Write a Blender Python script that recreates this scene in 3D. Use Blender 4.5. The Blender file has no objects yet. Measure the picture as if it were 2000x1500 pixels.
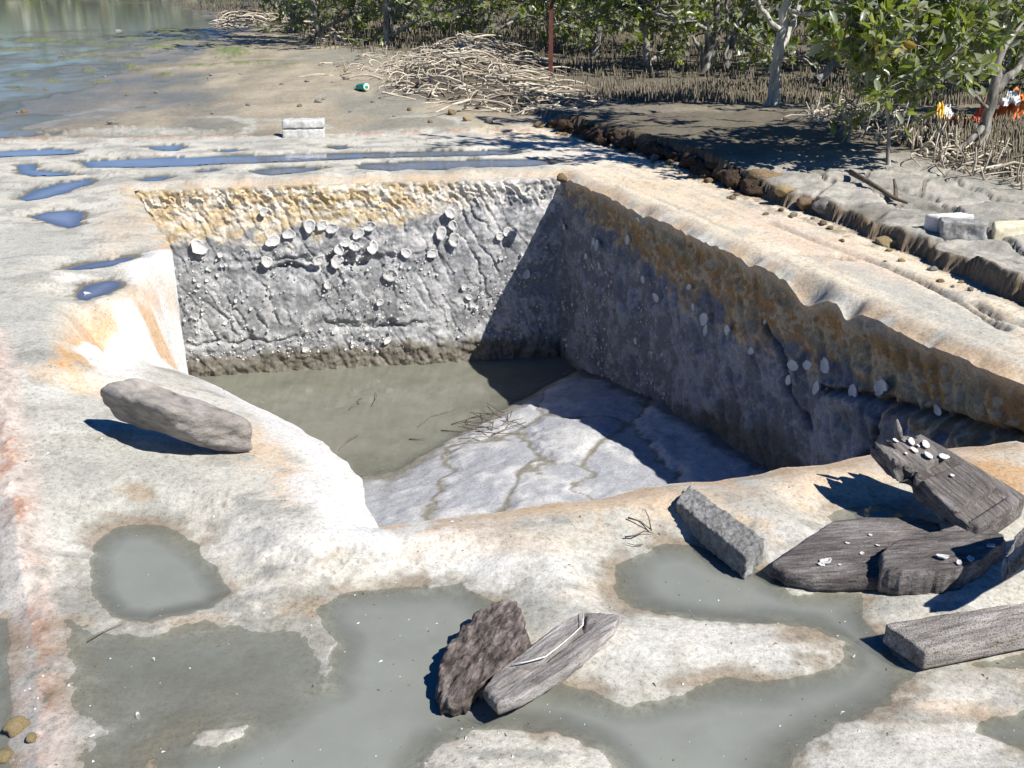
import bpy, bmesh, math, random
import numpy as np
from mathutils import Vector, Matrix

random.seed(7)
RNG = np.random.default_rng(7)
SC = bpy.context.scene
COL = SC.collection

# ------------------------------------------------------------------ camera, sky, sun, exposure
FPX, PITCH, CAMH = 2050.0, math.radians(21.75), 1.6        # focal length in photo pixels (2000 wide), tilt, eye height
cam = bpy.data.cameras.new('camera')
cam.sensor_width = 36.0
cam.lens = 36.0 * FPX / 2000.0
cam.clip_start, cam.clip_end = 0.05, 3000.0
cam_o = bpy.data.objects.new('camera', cam)
COL.objects.link(cam_o)
cam_o.location = (0, 0, CAMH)
cam_o.rotation_euler = (math.pi / 2 - PITCH, 0, 0)
SC.camera = cam_o

SUN_EL = math.radians(48)
SUN_H = Vector((0.82, -0.57, 0)).normalized()
SUN_D = Vector((SUN_H.x * math.cos(SUN_EL), SUN_H.y * math.cos(SUN_EL), math.sin(SUN_EL)))
world = bpy.data.worlds.new('World')
SC.world = world
world.use_nodes = True
wn = world.node_tree
wn.nodes.clear()
sky = wn.nodes.new('ShaderNodeTexSky')
sky.sky_type = 'NISHITA'
sky.sun_disc = False
sky.sun_elevation = SUN_EL
sky.sun_rotation = math.atan2(SUN_H.x, SUN_H.y)
sky.air_density, sky.dust_density, sky.ozone_density = 1.0, 0.0, 4.0
bg = wn.nodes.new('ShaderNodeBackground')
bg.inputs['Strength'].default_value = 0.056
wo = wn.nodes.new('ShaderNodeOutputWorld')
hs = wn.nodes.new('ShaderNodeHueSaturation')
hs.inputs['Saturation'].default_value = 1.4
hs.inputs['Hue'].default_value = 0.513
wn.links.new(sky.outputs[0], hs.inputs['Color'])
wn.links.new(hs.outputs[0], bg.inputs[0])
wn.links.new(bg.outputs[0], wo.inputs[0])
sun = bpy.data.lights.new('sun', 'SUN')
sun.energy = 5.0
sun.angle = math.radians(0.53)
sun.color = (1.0, 0.965, 0.91)
sun_o = bpy.data.objects.new('sun', sun)
COL.objects.link(sun_o)
sun_o.rotation_euler = (-SUN_D).to_track_quat('-Z', 'Y').to_euler()
sun_o.location = SUN_D * 50
SC.view_settings.view_transform = 'Standard'
SC.view_settings.look = 'None'
SC.view_settings.gamma = 1.0
SC.view_settings.use_curve_mapping = False
SC.view_settings.exposure = 0.72
SC.cycles.max_bounces = 6
SC.cycles.transparent_max_bounces = 12

# ------------------------------------------------------------------ maths helpers
CT, ST = math.cos(PITCH), math.sin(PITCH)
def un(px, py, z=0.0):
    """photo pixel -> point on the level plane z"""
    dx, dy = (px - 1000) / FPX, (750 - py) / FPX
    d = (dx, CT + dy * ST, -ST + dy * CT)
    t = (z - CAMH) / d[2]
    return Vector((d[0] * t, d[1] * t, z))
def und(px, py, y):
    """photo pixel -> point at forward distance y"""
    dx, dy = (px - 1000) / FPX, (750 - py) / FPX
    d = (dx, CT + dy * ST, -ST + dy * CT)
    t = y / d[1]
    return Vector((d[0] * t, y, CAMH + d[2] * t))
def pix(x, y, z):
    yc = y * CT - (z - CAMH) * ST
    up = y * ST + (z - CAMH) * CT
    yc = np.where(yc < 0.05, 0.05, yc)
    return 1000 + FPX * x / yc, 750 - FPX * up / yc
def sstep(a, b, x):
    t = np.clip((x - a) / (b - a), 0, 1)
    return t * t * (3 - 2 * t)
def lerp(a, b, t):
    return a + (b - a) * t
_G = np.array([[math.cos(i * 2 * math.pi / 64), math.sin(i * 2 * math.pi / 64)] for i in range(64)])
def _hash(ix, iy, seed):
    h = (ix * 374761393 + iy * 668265263 + seed * 974634777) & 0xffffffff
    h = ((h ^ (h >> 13)) * 1274126177) & 0xffffffff
    return h ^ (h >> 16)
def perlin(x, y, seed=0):
    x = np.asarray(x, float); y = np.asarray(y, float)
    ix, iy = np.floor(x).astype(np.int64), np.floor(y).astype(np.int64)
    fx, fy = x - ix, y - iy
    ux, uy = fx * fx * fx * (fx * (fx * 6 - 15) + 10), fy * fy * fy * (fy * (fy * 6 - 15) + 10)
    def g(a, b):
        q = _G[_hash(ix + a, iy + b, seed) & 63]
        return q[..., 0] * (fx - a) + q[..., 1] * (fy - b)
    return 1.5 * lerp(lerp(g(0, 0), g(1, 0), ux), lerp(g(0, 1), g(1, 1), ux), uy)
def fbm(x, y, octv=4, seed=0, gain=0.5):
    s, a, f = 0, 1.0, 1.0
    for i in range(octv):
        s = s + a * perlin(x * f + 13.7 * i, y * f - 7.3 * i, seed + i * 17)
        a *= gain; f *= 2.03
    return s
def fbm3(P, f, octv=3, seed=0):
    """cheap solid noise out of three sheets"""
    x, y, z = P[:, 0] * f, P[:, 1] * f, P[:, 2] * f
    return (fbm(x + 0.37 * z, y - 0.61 * z, octv, seed) + fbm(y + 0.29 * x, z + 0.53 * x, octv, seed + 5) + fbm(z - 0.41 * y, x + 0.33 * y, octv, seed + 9)) * 0.6
def seg_dist(x, y, pts, closed=True):
    """distance to a polyline, arc position of the nearest point, the nearest point; all (N,)"""
    best = np.full(x.shape, 1e9); arc = np.zeros(x.shape); nx = np.zeros(x.shape); ny = np.zeros(x.shape); side = np.zeros(x.shape)
    n = len(pts); s = 0.0
    for i in range(n if closed else n - 1):
        ax, ay = pts[i][0], pts[i][1]; bx, by = pts[(i + 1) % n][0], pts[(i + 1) % n][1]
        ex, ey = bx - ax, by - ay
        L2 = ex * ex + ey * ey + 1e-12
        t = np.clip(((x - ax) * ex + (y - ay) * ey) / L2, 0, 1)
        qx, qy = ax + t * ex, ay + t * ey
        d = np.hypot(x - qx, y - qy)
        m = d < best
        best = np.where(m, d, best); nx = np.where(m, qx, nx); ny = np.where(m, qy, ny)
        arc = np.where(m, s + t * math.sqrt(L2), arc)
        side = np.where(m, np.sign(ex * (y - ay) - ey * (x - ax)), side)
        s += math.sqrt(L2)
    return best, arc, nx, ny, side
def inside(x, y, pts):
    c = np.zeros(x.shape, bool); n = len(pts)
    for i in range(n):
        ax, ay = pts[i][0], pts[i][1]; bx, by = pts[(i + 1) % n][0], pts[(i + 1) % n][1]
        if ay == by: continue
        c ^= ((ay > y) != (by > y)) & (x < (bx - ax) * (y - ay) / (by - ay) + ax)
    return c
def sdf_in(x, y, pts, margin=1.0):
    """signed distance, positive inside, -9 far outside"""
    P = np.array([(p[0], p[1]) for p in pts])
    out = np.full(x.shape, -9.0)
    m = (x > P[:, 0].min() - margin) & (x < P[:, 0].max() + margin) & (y > P[:, 1].min() - margin) & (y < P[:, 1].max() + margin)
    if m.any():
        xs, ys = x[m], y[m]
        d = seg_dist(xs, ys, P)[0]
        out[m] = np.where(inside(xs, ys, P), d, -d)
    return out
def resample(pts, step, closed=False):
    P = np.array([tuple(p) for p in pts], float)
    if closed: P = np.vstack([P, P[:1]])
    L = np.r_[0, np.cumsum(np.linalg.norm(np.diff(P, axis=0), axis=1))]
    n = max(2, int(round(L[-1] / step)) + 1)
    t = np.linspace(0, L[-1], n)
    if closed: t = t[:-1]
    return np.stack([np.interp(t, L, P[:, k]) for k in range(P.shape[1])], 1)

# ------------------------------------------------------------------ object helpers
def tag(o, label=None, cat=None, group=None, kind=None):
    if label: o['label'] = label
    if cat: o['category'] = cat
    if group: o['group'] = group
    if kind: o['kind'] = kind
    return o
def thing(name, label, cat, loc=(0, 0, 0), group=None):
    o = bpy.data.objects.new(name, None)
    COL.objects.link(o); o.location = loc; o.empty_display_size = 0.1
    return tag(o, label, cat, group)
def mesh_np(name, V, F, smooth=True):
    V = np.asarray(V, np.float32)
    me = bpy.data.meshes.new(name)
    if isinstance(F, np.ndarray): F = [F]
    me.vertices.add(len(V)); me.vertices.foreach_set('co', V.ravel())
    F = [np.asarray(f, np.int32) for f in F if len(f)]
    nl = sum(f.size for f in F); nf = sum(len(f) for f in F)
    me.loops.add(nl); me.polygons.add(nf)
    me.loops.foreach_set('vertex_index', np.concatenate([f.ravel() for f in F]))
    st, o = [], 0
    for f in F:
        st.append(np.arange(len(f)) * f.shape[1] + o); o += f.size
    me.polygons.foreach_set('loop_start', np.concatenate(st).astype(np.int32))
    me.update(calc_edges=True)
    me.polygons.foreach_set('use_smooth', np.full(nf, smooth))
    return me
def attr(me, name, a):
    a = np.asarray(a, np.float32)
    if a.ndim == 2:
        at = me.attributes.new(name, 'FLOAT_COLOR', 'POINT')
        at.data.foreach_set('color', np.c_[a, np.ones(len(a), np.float32)].ravel().astype(np.float32))
    else:
        at = me.attributes.new(name, 'FLOAT', 'POINT'); at.data.foreach_set('value', a)
def link(name, me, mat, parent=None, loc=None):
    o = bpy.data.objects.new(name, me); COL.objects.link(o)
    if mat and not me.materials: me.materials.append(mat)
    if parent: o.parent = parent
    if loc is not None: o.location = loc
    return o
class MB:
    """collects tubes, leaves and shapes into one mesh"""
    def __init__(s): s.V, s.F4, s.F3, s.n = [], [], [], 0
    def add(s, V, F4=None, F3=None):
        V = np.asarray(V, float)
        if F4 is not None and len(F4): s.F4.append(np.asarray(F4, int) + s.n)
        if F3 is not None and len(F3): s.F3.append(np.asarray(F3, int) + s.n)
        s.V.append(V); s.n += len(V)
    def tube(s, P, R, sides=5, cap=True):
        P = np.asarray([tuple(p) for p in P], float); R = np.broadcast_to(np.asarray(R, float), (len(P),))
        T = np.gradient(P, axis=0); T /= np.linalg.norm(T, axis=1)[:, None] + 1e-9
        ref = np.where(np.abs(T[:, 2:3]) > 0.9, np.array([[1.0, 0, 0]]), np.array([[0, 0, 1.0]]))
        A = np.cross(T, ref); A /= np.linalg.norm(A, axis=1)[:, None] + 1e-9
        B = np.cross(T, A)
        th = np.arange(sides) * 2 * math.pi / sides
        V = (P[:, None] + R[:, None, None] * (A[:, None] * np.cos(th)[None, :, None] + B[:, None] * np.sin(th)[None, :, None])).reshape(-1, 3)
        i = np.arange(len(P) - 1)[:, None] * sides; j = np.arange(sides)[None]; k = (j + 1) % sides
        F = np.stack([i + j, i + k, i + sides + k, i + sides + j], -1).reshape(-1, 4)
        F3 = []
        if cap:
            V = np.vstack([V, P[-1:] + T[-1:] * R[-1] * 0.5, P[:1]])
            e = (len(P) - 1) * sides; nt = len(P) * sides
            F3 = [(e + q, e + (q + 1) % sides, nt) for q in range(sides)] + [((q + 1) % sides, q, nt + 1) for q in range(sides)]
        s.add(V, F, F3)
    def mesh(s, name, smooth=True):
        F = []
        if s.F4: F.append(np.concatenate(s.F4))
        if s.F3: F.append(np.concatenate(s.F3))
        return mesh_np(name, np.concatenate(s.V), F, smooth)
def origin_to(me, c):
    me.transform(Matrix.Translation(-Vector(c)))

# ------------------------------------------------------------------ materials
def new_mat(name):
    m = bpy.data.materials.new(name); m.use_nodes = True
    nt = m.node_tree
    return m, nt, nt.nodes['Principled BSDF']
def N(nt, t, **kw):
    n = nt.nodes.new(t)
    for k, v in kw.items():
        if k in n.inputs.keys(): n.inputs[k].default_value = v
        else: setattr(n, k, v)
    return n
def noise_tex(nt, vec, scale, detail=6, rough=0.6):
    n = N(nt, 'ShaderNodeTexNoise', Scale=scale, Detail=detail, Roughness=rough)
    if vec is not None: nt.links.new(vec, n.inputs['Vector'])
    return n
def ramp(nt, fac, stops):
    r = nt.nodes.new('ShaderNodeValToRGB')
    while len(r.color_ramp.elements) < len(stops): r.color_ramp.elements.new(0.5)
    for e, (p, c) in zip(r.color_ramp.elements, stops):
        e.position = p; e.color = (*c, 1) if len(c) == 3 else c
    nt.links.new(fac, r.inputs[0]); return r
def mixc(nt, mode, fac, a, b):
    m = nt.nodes.new('ShaderNodeMix'); m.data_type = 'RGBA'; m.blend_type = mode
    for sock, v in ((0, fac), (6, a), (7, b)):
        if hasattr(v, 'node'): nt.links.new(v, m.inputs[sock])
        else: m.inputs[sock].default_value = v if not isinstance(v, tuple) else (*v, 1)
    return m.outputs[2]
def bump(nt, p, h, strength, dist):
    b = N(nt, 'ShaderNodeBump', Strength=strength, Distance=dist)
    nt.links.new(h, b.inputs['Height']); nt.links.new(b.outputs[0], p.inputs['Normal'])
    return b
def rock_mat(name, fine=90.0, bstr=0.55, bdist=0.012):
    """colour and wetness come with the vertices; grain, speckle and fine relief from noise"""
    m, nt, p = new_mat(name)
    geo = N(nt, 'ShaderNodeNewGeometry')
    a = N(nt, 'ShaderNodeAttribute', attribute_name='col')
    w = N(nt, 'ShaderNodeAttribute', attribute_name='wet')
    n1 = noise_tex(nt, geo.outputs['Position'], fine, 8, 0.72)
    n2 = noise_tex(nt, geo.outputs['Position'], fine * 0.22, 5, 0.6)
    r1 = ramp(nt, n1.outputs[0], [(0.3, (0.50, 0.48, 0.45)), (0.43, (0.88, 0.87, 0.85)), (0.55, (1.04, 1.04, 1.04)), (0.75, (1.25, 1.25, 1.25))])
    r2 = ramp(nt, n2.outputs[0], [(0.32, (0.88, 0.87, 0.85)), (0.5, (1.0, 1.0, 1.0)), (0.65, (1.03, 1.03, 1.03))])
    c = mixc(nt, 'MULTIPLY', 1.0, a.outputs['Color'], r1.outputs[0])
    c = mixc(nt, 'MULTIPLY', 1.0, c, r2.outputs[0])
    n3 = noise_tex(nt, geo.outputs['Position'], fine * 2.6, 4, 0.7)
    r3 = ramp(nt, n3.outputs[0], [(0.33, (0.45, 0.43, 0.40)), (0.41, (0.93, 0.92, 0.91)), (0.62, (1.0, 1.0, 1.0)), (0.75, (1.12, 1.12, 1.12))])
    c = mixc(nt, 'MULTIPLY', 1.0, c, r3.outputs[0])
    nt.links.new(c, p.inputs['Base Color'])
    mr = N(nt, 'ShaderNodeMapRange'); mr.inputs['To Min'].default_value = 0.92; mr.inputs['To Max'].default_value = 0.22
    nt.links.new(w.outputs['Fac'], mr.inputs['Value']); nt.links.new(mr.outputs[0], p.inputs['Roughness'])
    p.inputs['Specular IOR Level'].default_value = 0.3
    ad = N(nt, 'ShaderNodeMath', operation='MULTIPLY_ADD'); ad.inputs[1].default_value = 0.3
    nt.links.new(n2.outputs[0], ad.inputs[0]); nt.links.new(n1.outputs[0], ad.inputs[2])
    sub = N(nt, 'ShaderNodeMath', operation='MULTIPLY_ADD'); sub.inputs[1].default_value = -0.75 * bstr; sub.inputs[2].default_value = bstr
    nt.links.new(w.outputs['Fac'], sub.inputs[0])
    b = bump(nt, p, ad.outputs[0], bstr, bdist)
    nt.links.new(sub.outputs[0], b.inputs['Strength'])
    return m
def solid_noise_mat(name, stops, scale=20.0, stretch=(1, 1, 1), rough=0.85, bstr=0.6, bdist=0.01, detail=8, spec=0.3):
    m, nt, p = new_mat(name)
    tc = N(nt, 'ShaderNodeTexCoord')
    mp = N(nt, 'ShaderNodeMapping'); mp.inputs['Scale'].default_value = stretch
    nt.links.new(tc.outputs['Object'], mp.inputs[0])
    n1 = noise_tex(nt, mp.outputs[0], scale, detail, 0.68)
    n2 = noise_tex(nt, tc.outputs['Object'], scale * 0.35, 4, 0.6)
    r = ramp(nt, n1.outputs[0], stops)
    r2 = ramp(nt, n2.outputs[0], [(0.3, (0.7, 0.69, 0.68)), (0.65, (1.1, 1.1, 1.1))])
    nt.links.new(mixc(nt, 'MULTIPLY', 1.0, r.outputs[0], r2.outputs[0]), p.inputs['Base Color'])
    p.inputs['Roughness'].default_value = rough
    p.inputs['Specular IOR Level'].default_value = spec
    bump(nt, p, n1.outputs[0], bstr, bdist)
    return m
def water_mat(name, murk, k0, k1, rough=0.03, bscale=6.0, bstr=0.02, film=0.004, ior=1.33):
    """turbid water: silt that hides the bed with depth, under a fresnel surface"""
    m, nt, p = new_mat(name)
    nt.nodes.remove(p)
    out = nt.nodes['Material Output']
    geo = N(nt, 'ShaderNodeNewGeometry')
    d = N(nt, 'ShaderNodeAttribute', attribute_name='depth')
    nz = noise_tex(nt, geo.outputs['Position'], 2.6, 6, 0.65)
    cr = ramp(nt, nz.outputs[0], [(0.3, tuple(c * 0.86 for c in murk)), (0.7, tuple(c * 1.1 for c in murk))])
    dif = N(nt, 'ShaderNodeBsdfDiffuse'); nt.links.new(cr.outputs[0], dif.inputs[0])
    tr = N(nt, 'ShaderNodeBsdfTransparent'); tr.inputs[0].default_value = (0.86, 0.88, 0.85, 1)
    mr = N(nt, 'ShaderNodeMapRange'); mr.inputs['From Max'].default_value = k1
    mr.inputs['To Min'].default_value = k0; mr.inputs['To Max'].default_value = 0.97
    nt.links.new(d.outputs['Fac'], mr.inputs['Value'])
    mx = N(nt, 'ShaderNodeMixShader'); nt.links.new(mr.outputs[0], mx.inputs[0])
    nt.links.new(tr.outputs[0], mx.inputs[1]); nt.links.new(dif.outputs[0], mx.inputs[2])
    gl = N(nt, 'ShaderNodeBsdfGlossy', Roughness=rough); gl.inputs[0].default_value = (1, 1, 1, 1)
    fr = N(nt, 'ShaderNodeFresnel', IOR=ior)
    nb = noise_tex(nt, geo.outputs['Position'], bscale, 3, 0.5)
    b = N(nt, 'ShaderNodeBump', Strength=bstr, Distance=0.05)
    nt.links.new(nb.outputs[0], b.inputs['Height'])
    nt.links.new(b.outputs[0], gl.inputs['Normal']); nt.links.new(b.outputs[0], fr.inputs['Normal'])
    sf = N(nt, 'ShaderNodeMapRange'); sf.inputs['From Max'].default_value = film; nt.links.new(d.outputs['Fac'], sf.inputs['Value'])
    fm = N(nt, 'ShaderNodeMath', operation='MULTIPLY'); nt.links.new(fr.outputs[0], fm.inputs[0]); nt.links.new(sf.outputs[0], fm.inputs[1])
    m2 = N(nt, 'ShaderNodeMixShader'); nt.links.new(fm.outputs[0], m2.inputs[0])
    nt.links.new(mx.outputs[0], m2.inputs[1]); nt.links.new(gl.outputs[0], m2.inputs[2])
    nt.links.new(m2.outputs[0], out.inputs['Surface'])
    return m
M = {}
def wood_mat(name, dark, mid, light, fine=90.0, bstr=0.8, pits=0.0):
    m, nt, p = new_mat(name)
    tc = N(nt, 'ShaderNodeTexCoord')
    mp = N(nt, 'ShaderNodeMapping'); mp.inputs['Scale'].default_value = (0.13, 1, 1)
    nt.links.new(tc.outputs['Object'], mp.inputs[0])
    mp2 = N(nt, 'ShaderNodeMapping'); mp2.inputs['Scale'].default_value = (0.35, 1, 1)
    nt.links.new(tc.outputs['Object'], mp2.inputs[0])
    g = noise_tex(nt, mp.outputs[0], fine, 8, 0.7); b = noise_tex(nt, mp2.outputs[0], 11, 6, 0.65); sp = noise_tex(nt, tc.outputs['Object'], 160, 4, 0.7)
    r = ramp(nt, g.outputs[0], [(0.3, dark), (0.5, mid), (0.72, light)])
    r2 = ramp(nt, b.outputs[0], [(0.3, (0.45, 0.43, 0.42)), (0.5, (0.95, 0.94, 0.93)), (0.66, (1.5, 1.5, 1.5))])
    r3 = ramp(nt, sp.outputs[0], [(0.34 + pits, (0.25, 0.23, 0.2)), (0.42 + pits, (1, 1, 1)), (0.66, (1, 1, 1)), (0.74, (1.25, 1.25, 1.25))])
    c = mixc(nt, 'MULTIPLY', 1.0, r.outputs[0], r2.outputs[0]); c = mixc(nt, 'MULTIPLY', 1.0, c, r3.outputs[0])
    nt.links.new(c, p.inputs['Base Color']); p.inputs['Roughness'].default_value = 0.85; p.inputs['Specular IOR Level'].default_value = 0.25
    ad = N(nt, 'ShaderNodeMath', operation='ADD'); nt.links.new(g.outputs[0], ad.inputs[0]); nt.links.new(sp.outputs[0], ad.inputs[1])
    bump(nt, p, ad.outputs[0], bstr, 0.008)
    return m
M['rock'] = rock_mat('shelf_rock', 60.0, 0.5, 0.009)
M['wall'] = rock_mat('cut_rock', 55.0, 0.5, 0.012)
M['mud'] = rock_mat('tidal_mud', 26.0, 0.35, 0.02)
M['water_front'] = water_mat('silty_pool_water', (0.205, 0.212, 0.185), 0.24, 0.030)
M['water_back'] = water_mat('sky_tinted_pool_water', (0.19, 0.215, 0.285), 0.4, 0.03, 0.03, 8.0, 0.03, 0.004, 1.6)  # blue of the reflected sky put into the murk colour
M['water_pit'] = water_mat('pit_water', (0.165, 0.165, 0.13), 0.5, 0.05, 0.02, 9.0, 0.05)
M['water_mud'] = water_mat('mudflat_water', (0.19, 0.185, 0.165), 0.0, 0.05, 0.10, 3.0, 0.05, 0.03, 1.22)
M['wood_grey'] = wood_mat('weathered_grey_wood', (0.11, 0.10, 0.09), (0.27, 0.25, 0.235), (0.40, 0.385, 0.37))
M['wood_dark'] = wood_mat('dark_wet_wood', (0.045, 0.039, 0.035), (0.145, 0.13, 0.122), (0.26, 0.245, 0.235))
M['block_brown'] = solid_noise_mat('weathered_grey_brown', [(0.3, (0.11, 0.095, 0.085)), (0.45, (0.25, 0.23, 0.21)), (0.6, (0.34, 0.31, 0.27)), (0.78, (0.42, 0.40, 0.38))], 17, (0.45, 1, 1.3), 0.9, 1.0, 0.014)
M['wood_pale'] = wood_mat('pale_crusted_wood', (0.16, 0.145, 0.125), (0.37, 0.34, 0.31), (0.50, 0.48, 0.46), 60.0, 1.0, 0.04)
M['bark'] = solid_noise_mat('rotten_bark', [(0.34, (0.018, 0.014, 0.012)), (0.47, (0.10, 0.08, 0.07)), (0.6, (0.21, 0.175, 0.158)), (0.8, (0.36, 0.34, 0.33))], 26, (0.6, 1.6, 1.6), 0.75, 1.0, 0.02)
M['concrete'] = solid_noise_mat('coarse_concrete', [(0.3, (0.08, 0.08, 0.075)), (0.45, (0.21, 0.21, 0.20)), (0.6, (0.30, 0.30, 0.29)), (0.8, (0.42, 0.42, 0.42))], 42, (1, 1, 1), 0.95, 1.0, 0.02)
M['concrete_pale'] = solid_noise_mat('pale_concrete', [(0.3, (0.34, 0.33, 0.31)), (0.5, (0.47, 0.47, 0.45)), (0.7, (0.58, 0.58, 0.57))], 30, (1, 1, 1), 0.95, 0.5, 0.008)
M['concrete_mid'] = solid_noise_mat('worn_grey_block', [(0.3, (0.16, 0.155, 0.145)), (0.5, (0.30, 0.295, 0.28)), (0.7, (0.42, 0.42, 0.41))], 34, (1, 1, 1), 0.95, 0.8, 0.01)
M['concrete_white'] = solid_noise_mat('white_block', [(0.3, (0.46, 0.455, 0.43)), (0.6, (0.68, 0.68, 0.66))], 24, (1, 1, 1), 0.9, 0.3, 0.005)
M['block_yellow'] = solid_noise_mat('yellowish_block', [(0.3, (0.48, 0.42, 0.27)), (0.6, (0.66, 0.62, 0.47))], 24, (1, 1, 1), 0.9, 0.4, 0.006)
M['stone_brown'] = solid_noise_mat('brown_stone', [(0.3, (0.08, 0.05, 0.03)), (0.5, (0.26, 0.18, 0.10)), (0.75, (0.44, 0.34, 0.22))], 16, (1, 1, 1), 0.9, 0.9, 0.02)
M['stone_dark'] = solid_noise_mat('dark_bank_clod', [(0.3, (0.025, 0.017, 0.012)), (0.5, (0.085, 0.055, 0.035)), (0.75, (0.20, 0.14, 0.085))], 5, (1, 1, 1), 0.95, 1.0, 0.05)
M['stone_grey'] = solid_noise_mat('grey_stone', [(0.3, (0.10, 0.09, 0.08)), (0.5, (0.25, 0.235, 0.21)), (0.75, (0.40, 0.38, 0.35))], 18, (1, 1, 1), 0.9, 0.8, 0.015)
M['stone_ochre'] = solid_noise_mat('ochre_stone', [(0.3, (0.20, 0.14, 0.06)), (0.5, (0.34, 0.26, 0.13)), (0.75, (0.46, 0.38, 0.24))], 22, (1, 1, 1), 0.9, 0.8, 0.012)
M['shell'] = solid_noise_mat('oyster_shell', [(0.3, (0.26, 0.25, 0.23)), (0.47, (0.56, 0.55, 0.52)), (0.65, (0.76, 0.75, 0.73))], 45, (1, 1, 1), 0.6, 0.5, 0.004)
M['root'] = solid_noise_mat('bleached_root', [(0.3, (0.26, 0.22, 0.16)), (0.5, (0.46, 0.41, 0.33)), (0.75, (0.60, 0.55, 0.46))], 22, (1, 1, 1), 0.85, 0.4, 0.004)
_nt = M['root'].node_tree; _p = _nt.nodes['Principled BSDF']; _l = _p.inputs['Base Color'].links[0].from_socket
_oi = N(_nt, 'ShaderNodeObjectInfo'); _ge = N(_nt, 'ShaderNodeNewGeometry'); _ad = N(_nt, 'ShaderNodeMath', operation='ADD'); _fr = N(_nt, 'ShaderNodeMath', operation='FRACT')
_nt.links.new(_oi.outputs['Random'], _ad.inputs[0]); _nt.links.new(_ge.outputs['Random Per Island'], _ad.inputs[1]); _nt.links.new(_ad.outputs[0], _fr.inputs[0])
_rr = ramp(_nt, _fr.outputs[0], [(0.0, (0.35, 0.32, 0.28)), (0.4, (0.85, 0.83, 0.8)), (1.0, (1.35, 1.35, 1.35))])
_nt.links.new(mixc(_nt, 'MULTIPLY', 1.0, _l, _rr.outputs[0]), _p.inputs['Base Color'])
M['peg'] = solid_noise_mat('breathing_root', [(0.3, (0.085, 0.07, 0.045)), (0.5, (0.175, 0.15, 0.105)), (0.75, (0.29, 0.26, 0.195))], 6, (1, 1, 1), 0.85, 0.2, 0.002)
M['twig'] = solid_noise_mat('dry_twig', [(0.3, (0.05, 0.04, 0.03)), (0.6, (0.16, 0.125, 0.09))], 20, (1, 1, 1), 0.85, 0.4, 0.004)
M['trunk'] = solid_noise_mat('mangrove_bark', [(0.34, (0.05, 0.045, 0.038)), (0.5, (0.24, 0.225, 0.195)), (0.68, (0.50, 0.485, 0.45))], 9, (1.6, 1.6, 0.35), 0.85, 0.6, 0.01)
M['trunk_pale'] = solid_noise_mat('pale_mangrove_bark', [(0.32, (0.13, 0.12, 0.10)), (0.48, (0.40, 0.385, 0.345)), (0.66, (0.58, 0.565, 0.53))], 9, (1.6, 1.6, 0.4), 0.85, 0.6, 0.008)
M['rust'] = solid_noise_mat('rusty_steel', [(0.3, (0.05, 0.02, 0.015)), (0.6, (0.16, 0.065, 0.045))], 20, (1, 1, 0.3), 0.8, 0.4, 0.004)
def leaf_mat():
    m, nt, p = new_mat('mangrove_leaf')
    geo = N(nt, 'ShaderNodeNewGeometry'); oi = N(nt, 'ShaderNodeObjectInfo')
    ad = N(nt, 'ShaderNodeMath', operation='ADD'); fr = N(nt, 'ShaderNodeMath', operation='FRACT')
    nt.links.new(geo.outputs['Random Per Island'], ad.inputs[0]); nt.links.new(oi.outputs['Random'], ad.inputs[1]); nt.links.new(ad.outputs[0], fr.inputs[0])
    top = ramp(nt, fr.outputs[0], [(0.0, (0.055, 0.10, 0.016)), (0.3, (0.13, 0.20, 0.027)), (0.65, (0.25, 0.32, 0.045)), (0.9, (0.40, 0.42, 0.09)), (0.97, (0.42, 0.34, 0.05)), (1.0, (0.40, 0.2, 0.04))])
    und_ = ramp(nt, fr.outputs[0], [(0.0, (0.17, 0.19, 0.13)), (1.0, (0.27, 0.28, 0.2))])
    c = mixc(nt, 'MIX', geo.outputs['Backfacing'], top.outputs[0], und_.outputs[0])
    nt.links.new(c, p.inputs['Base Color'])
    p.inputs['Roughness'].default_value = 0.33; p.inputs['Specular IOR Level'].default_value = 0.55
    out = nt.nodes['Material Output']
    tl = N(nt, 'ShaderNodeBsdfTranslucent'); tl.inputs[0].default_value = (0.30, 0.38, 0.05, 1)
    mx = N(nt, 'ShaderNodeMixShader'); mx.inputs[0].default_value = 0.34
    nt.links.new(p.outputs[0], mx.inputs[1]); nt.links.new(tl.outputs[0], mx.inputs[2]); nt.links.new(mx.outputs[0], out.inputs[0])
    return m
M['leaf'] = leaf_mat()
def plain(name, c, rough=0.5, **kw):
    m, nt, p = new_mat(name)
    nz = noise_tex(nt, N(nt, 'ShaderNodeTexCoord').outputs['Object'], 18, 5, 0.6)
    r = ramp(nt, nz.outputs[0], [(0.3, tuple(v * 0.75 for v in c)), (0.65, tuple(min(1, v * 1.1) for v in c))])
    nt.links.new(r.outputs[0], p.inputs['Base Color']); p.inputs['Roughness'].default_value = rough
    for k, v in kw.items(): p.inputs[k].default_value = v
    return m
M['green_plastic'] = plain('green_plastic', (0.01, 0.30, 0.17), 0.25)
M['white_plastic'] = plain('white_plastic', (0.78, 0.78, 0.76), 0.4)
M['orange_plastic'] = plain('orange_plastic', (0.80, 0.22, 0.03), 0.5)
M['yellow_plastic'] = plain('yellow_plastic', (0.80, 0.50, 0.06), 0.5)
M['red_net'] = plain('red_net', (0.70, 0.13, 0.06), 0.6)

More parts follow.
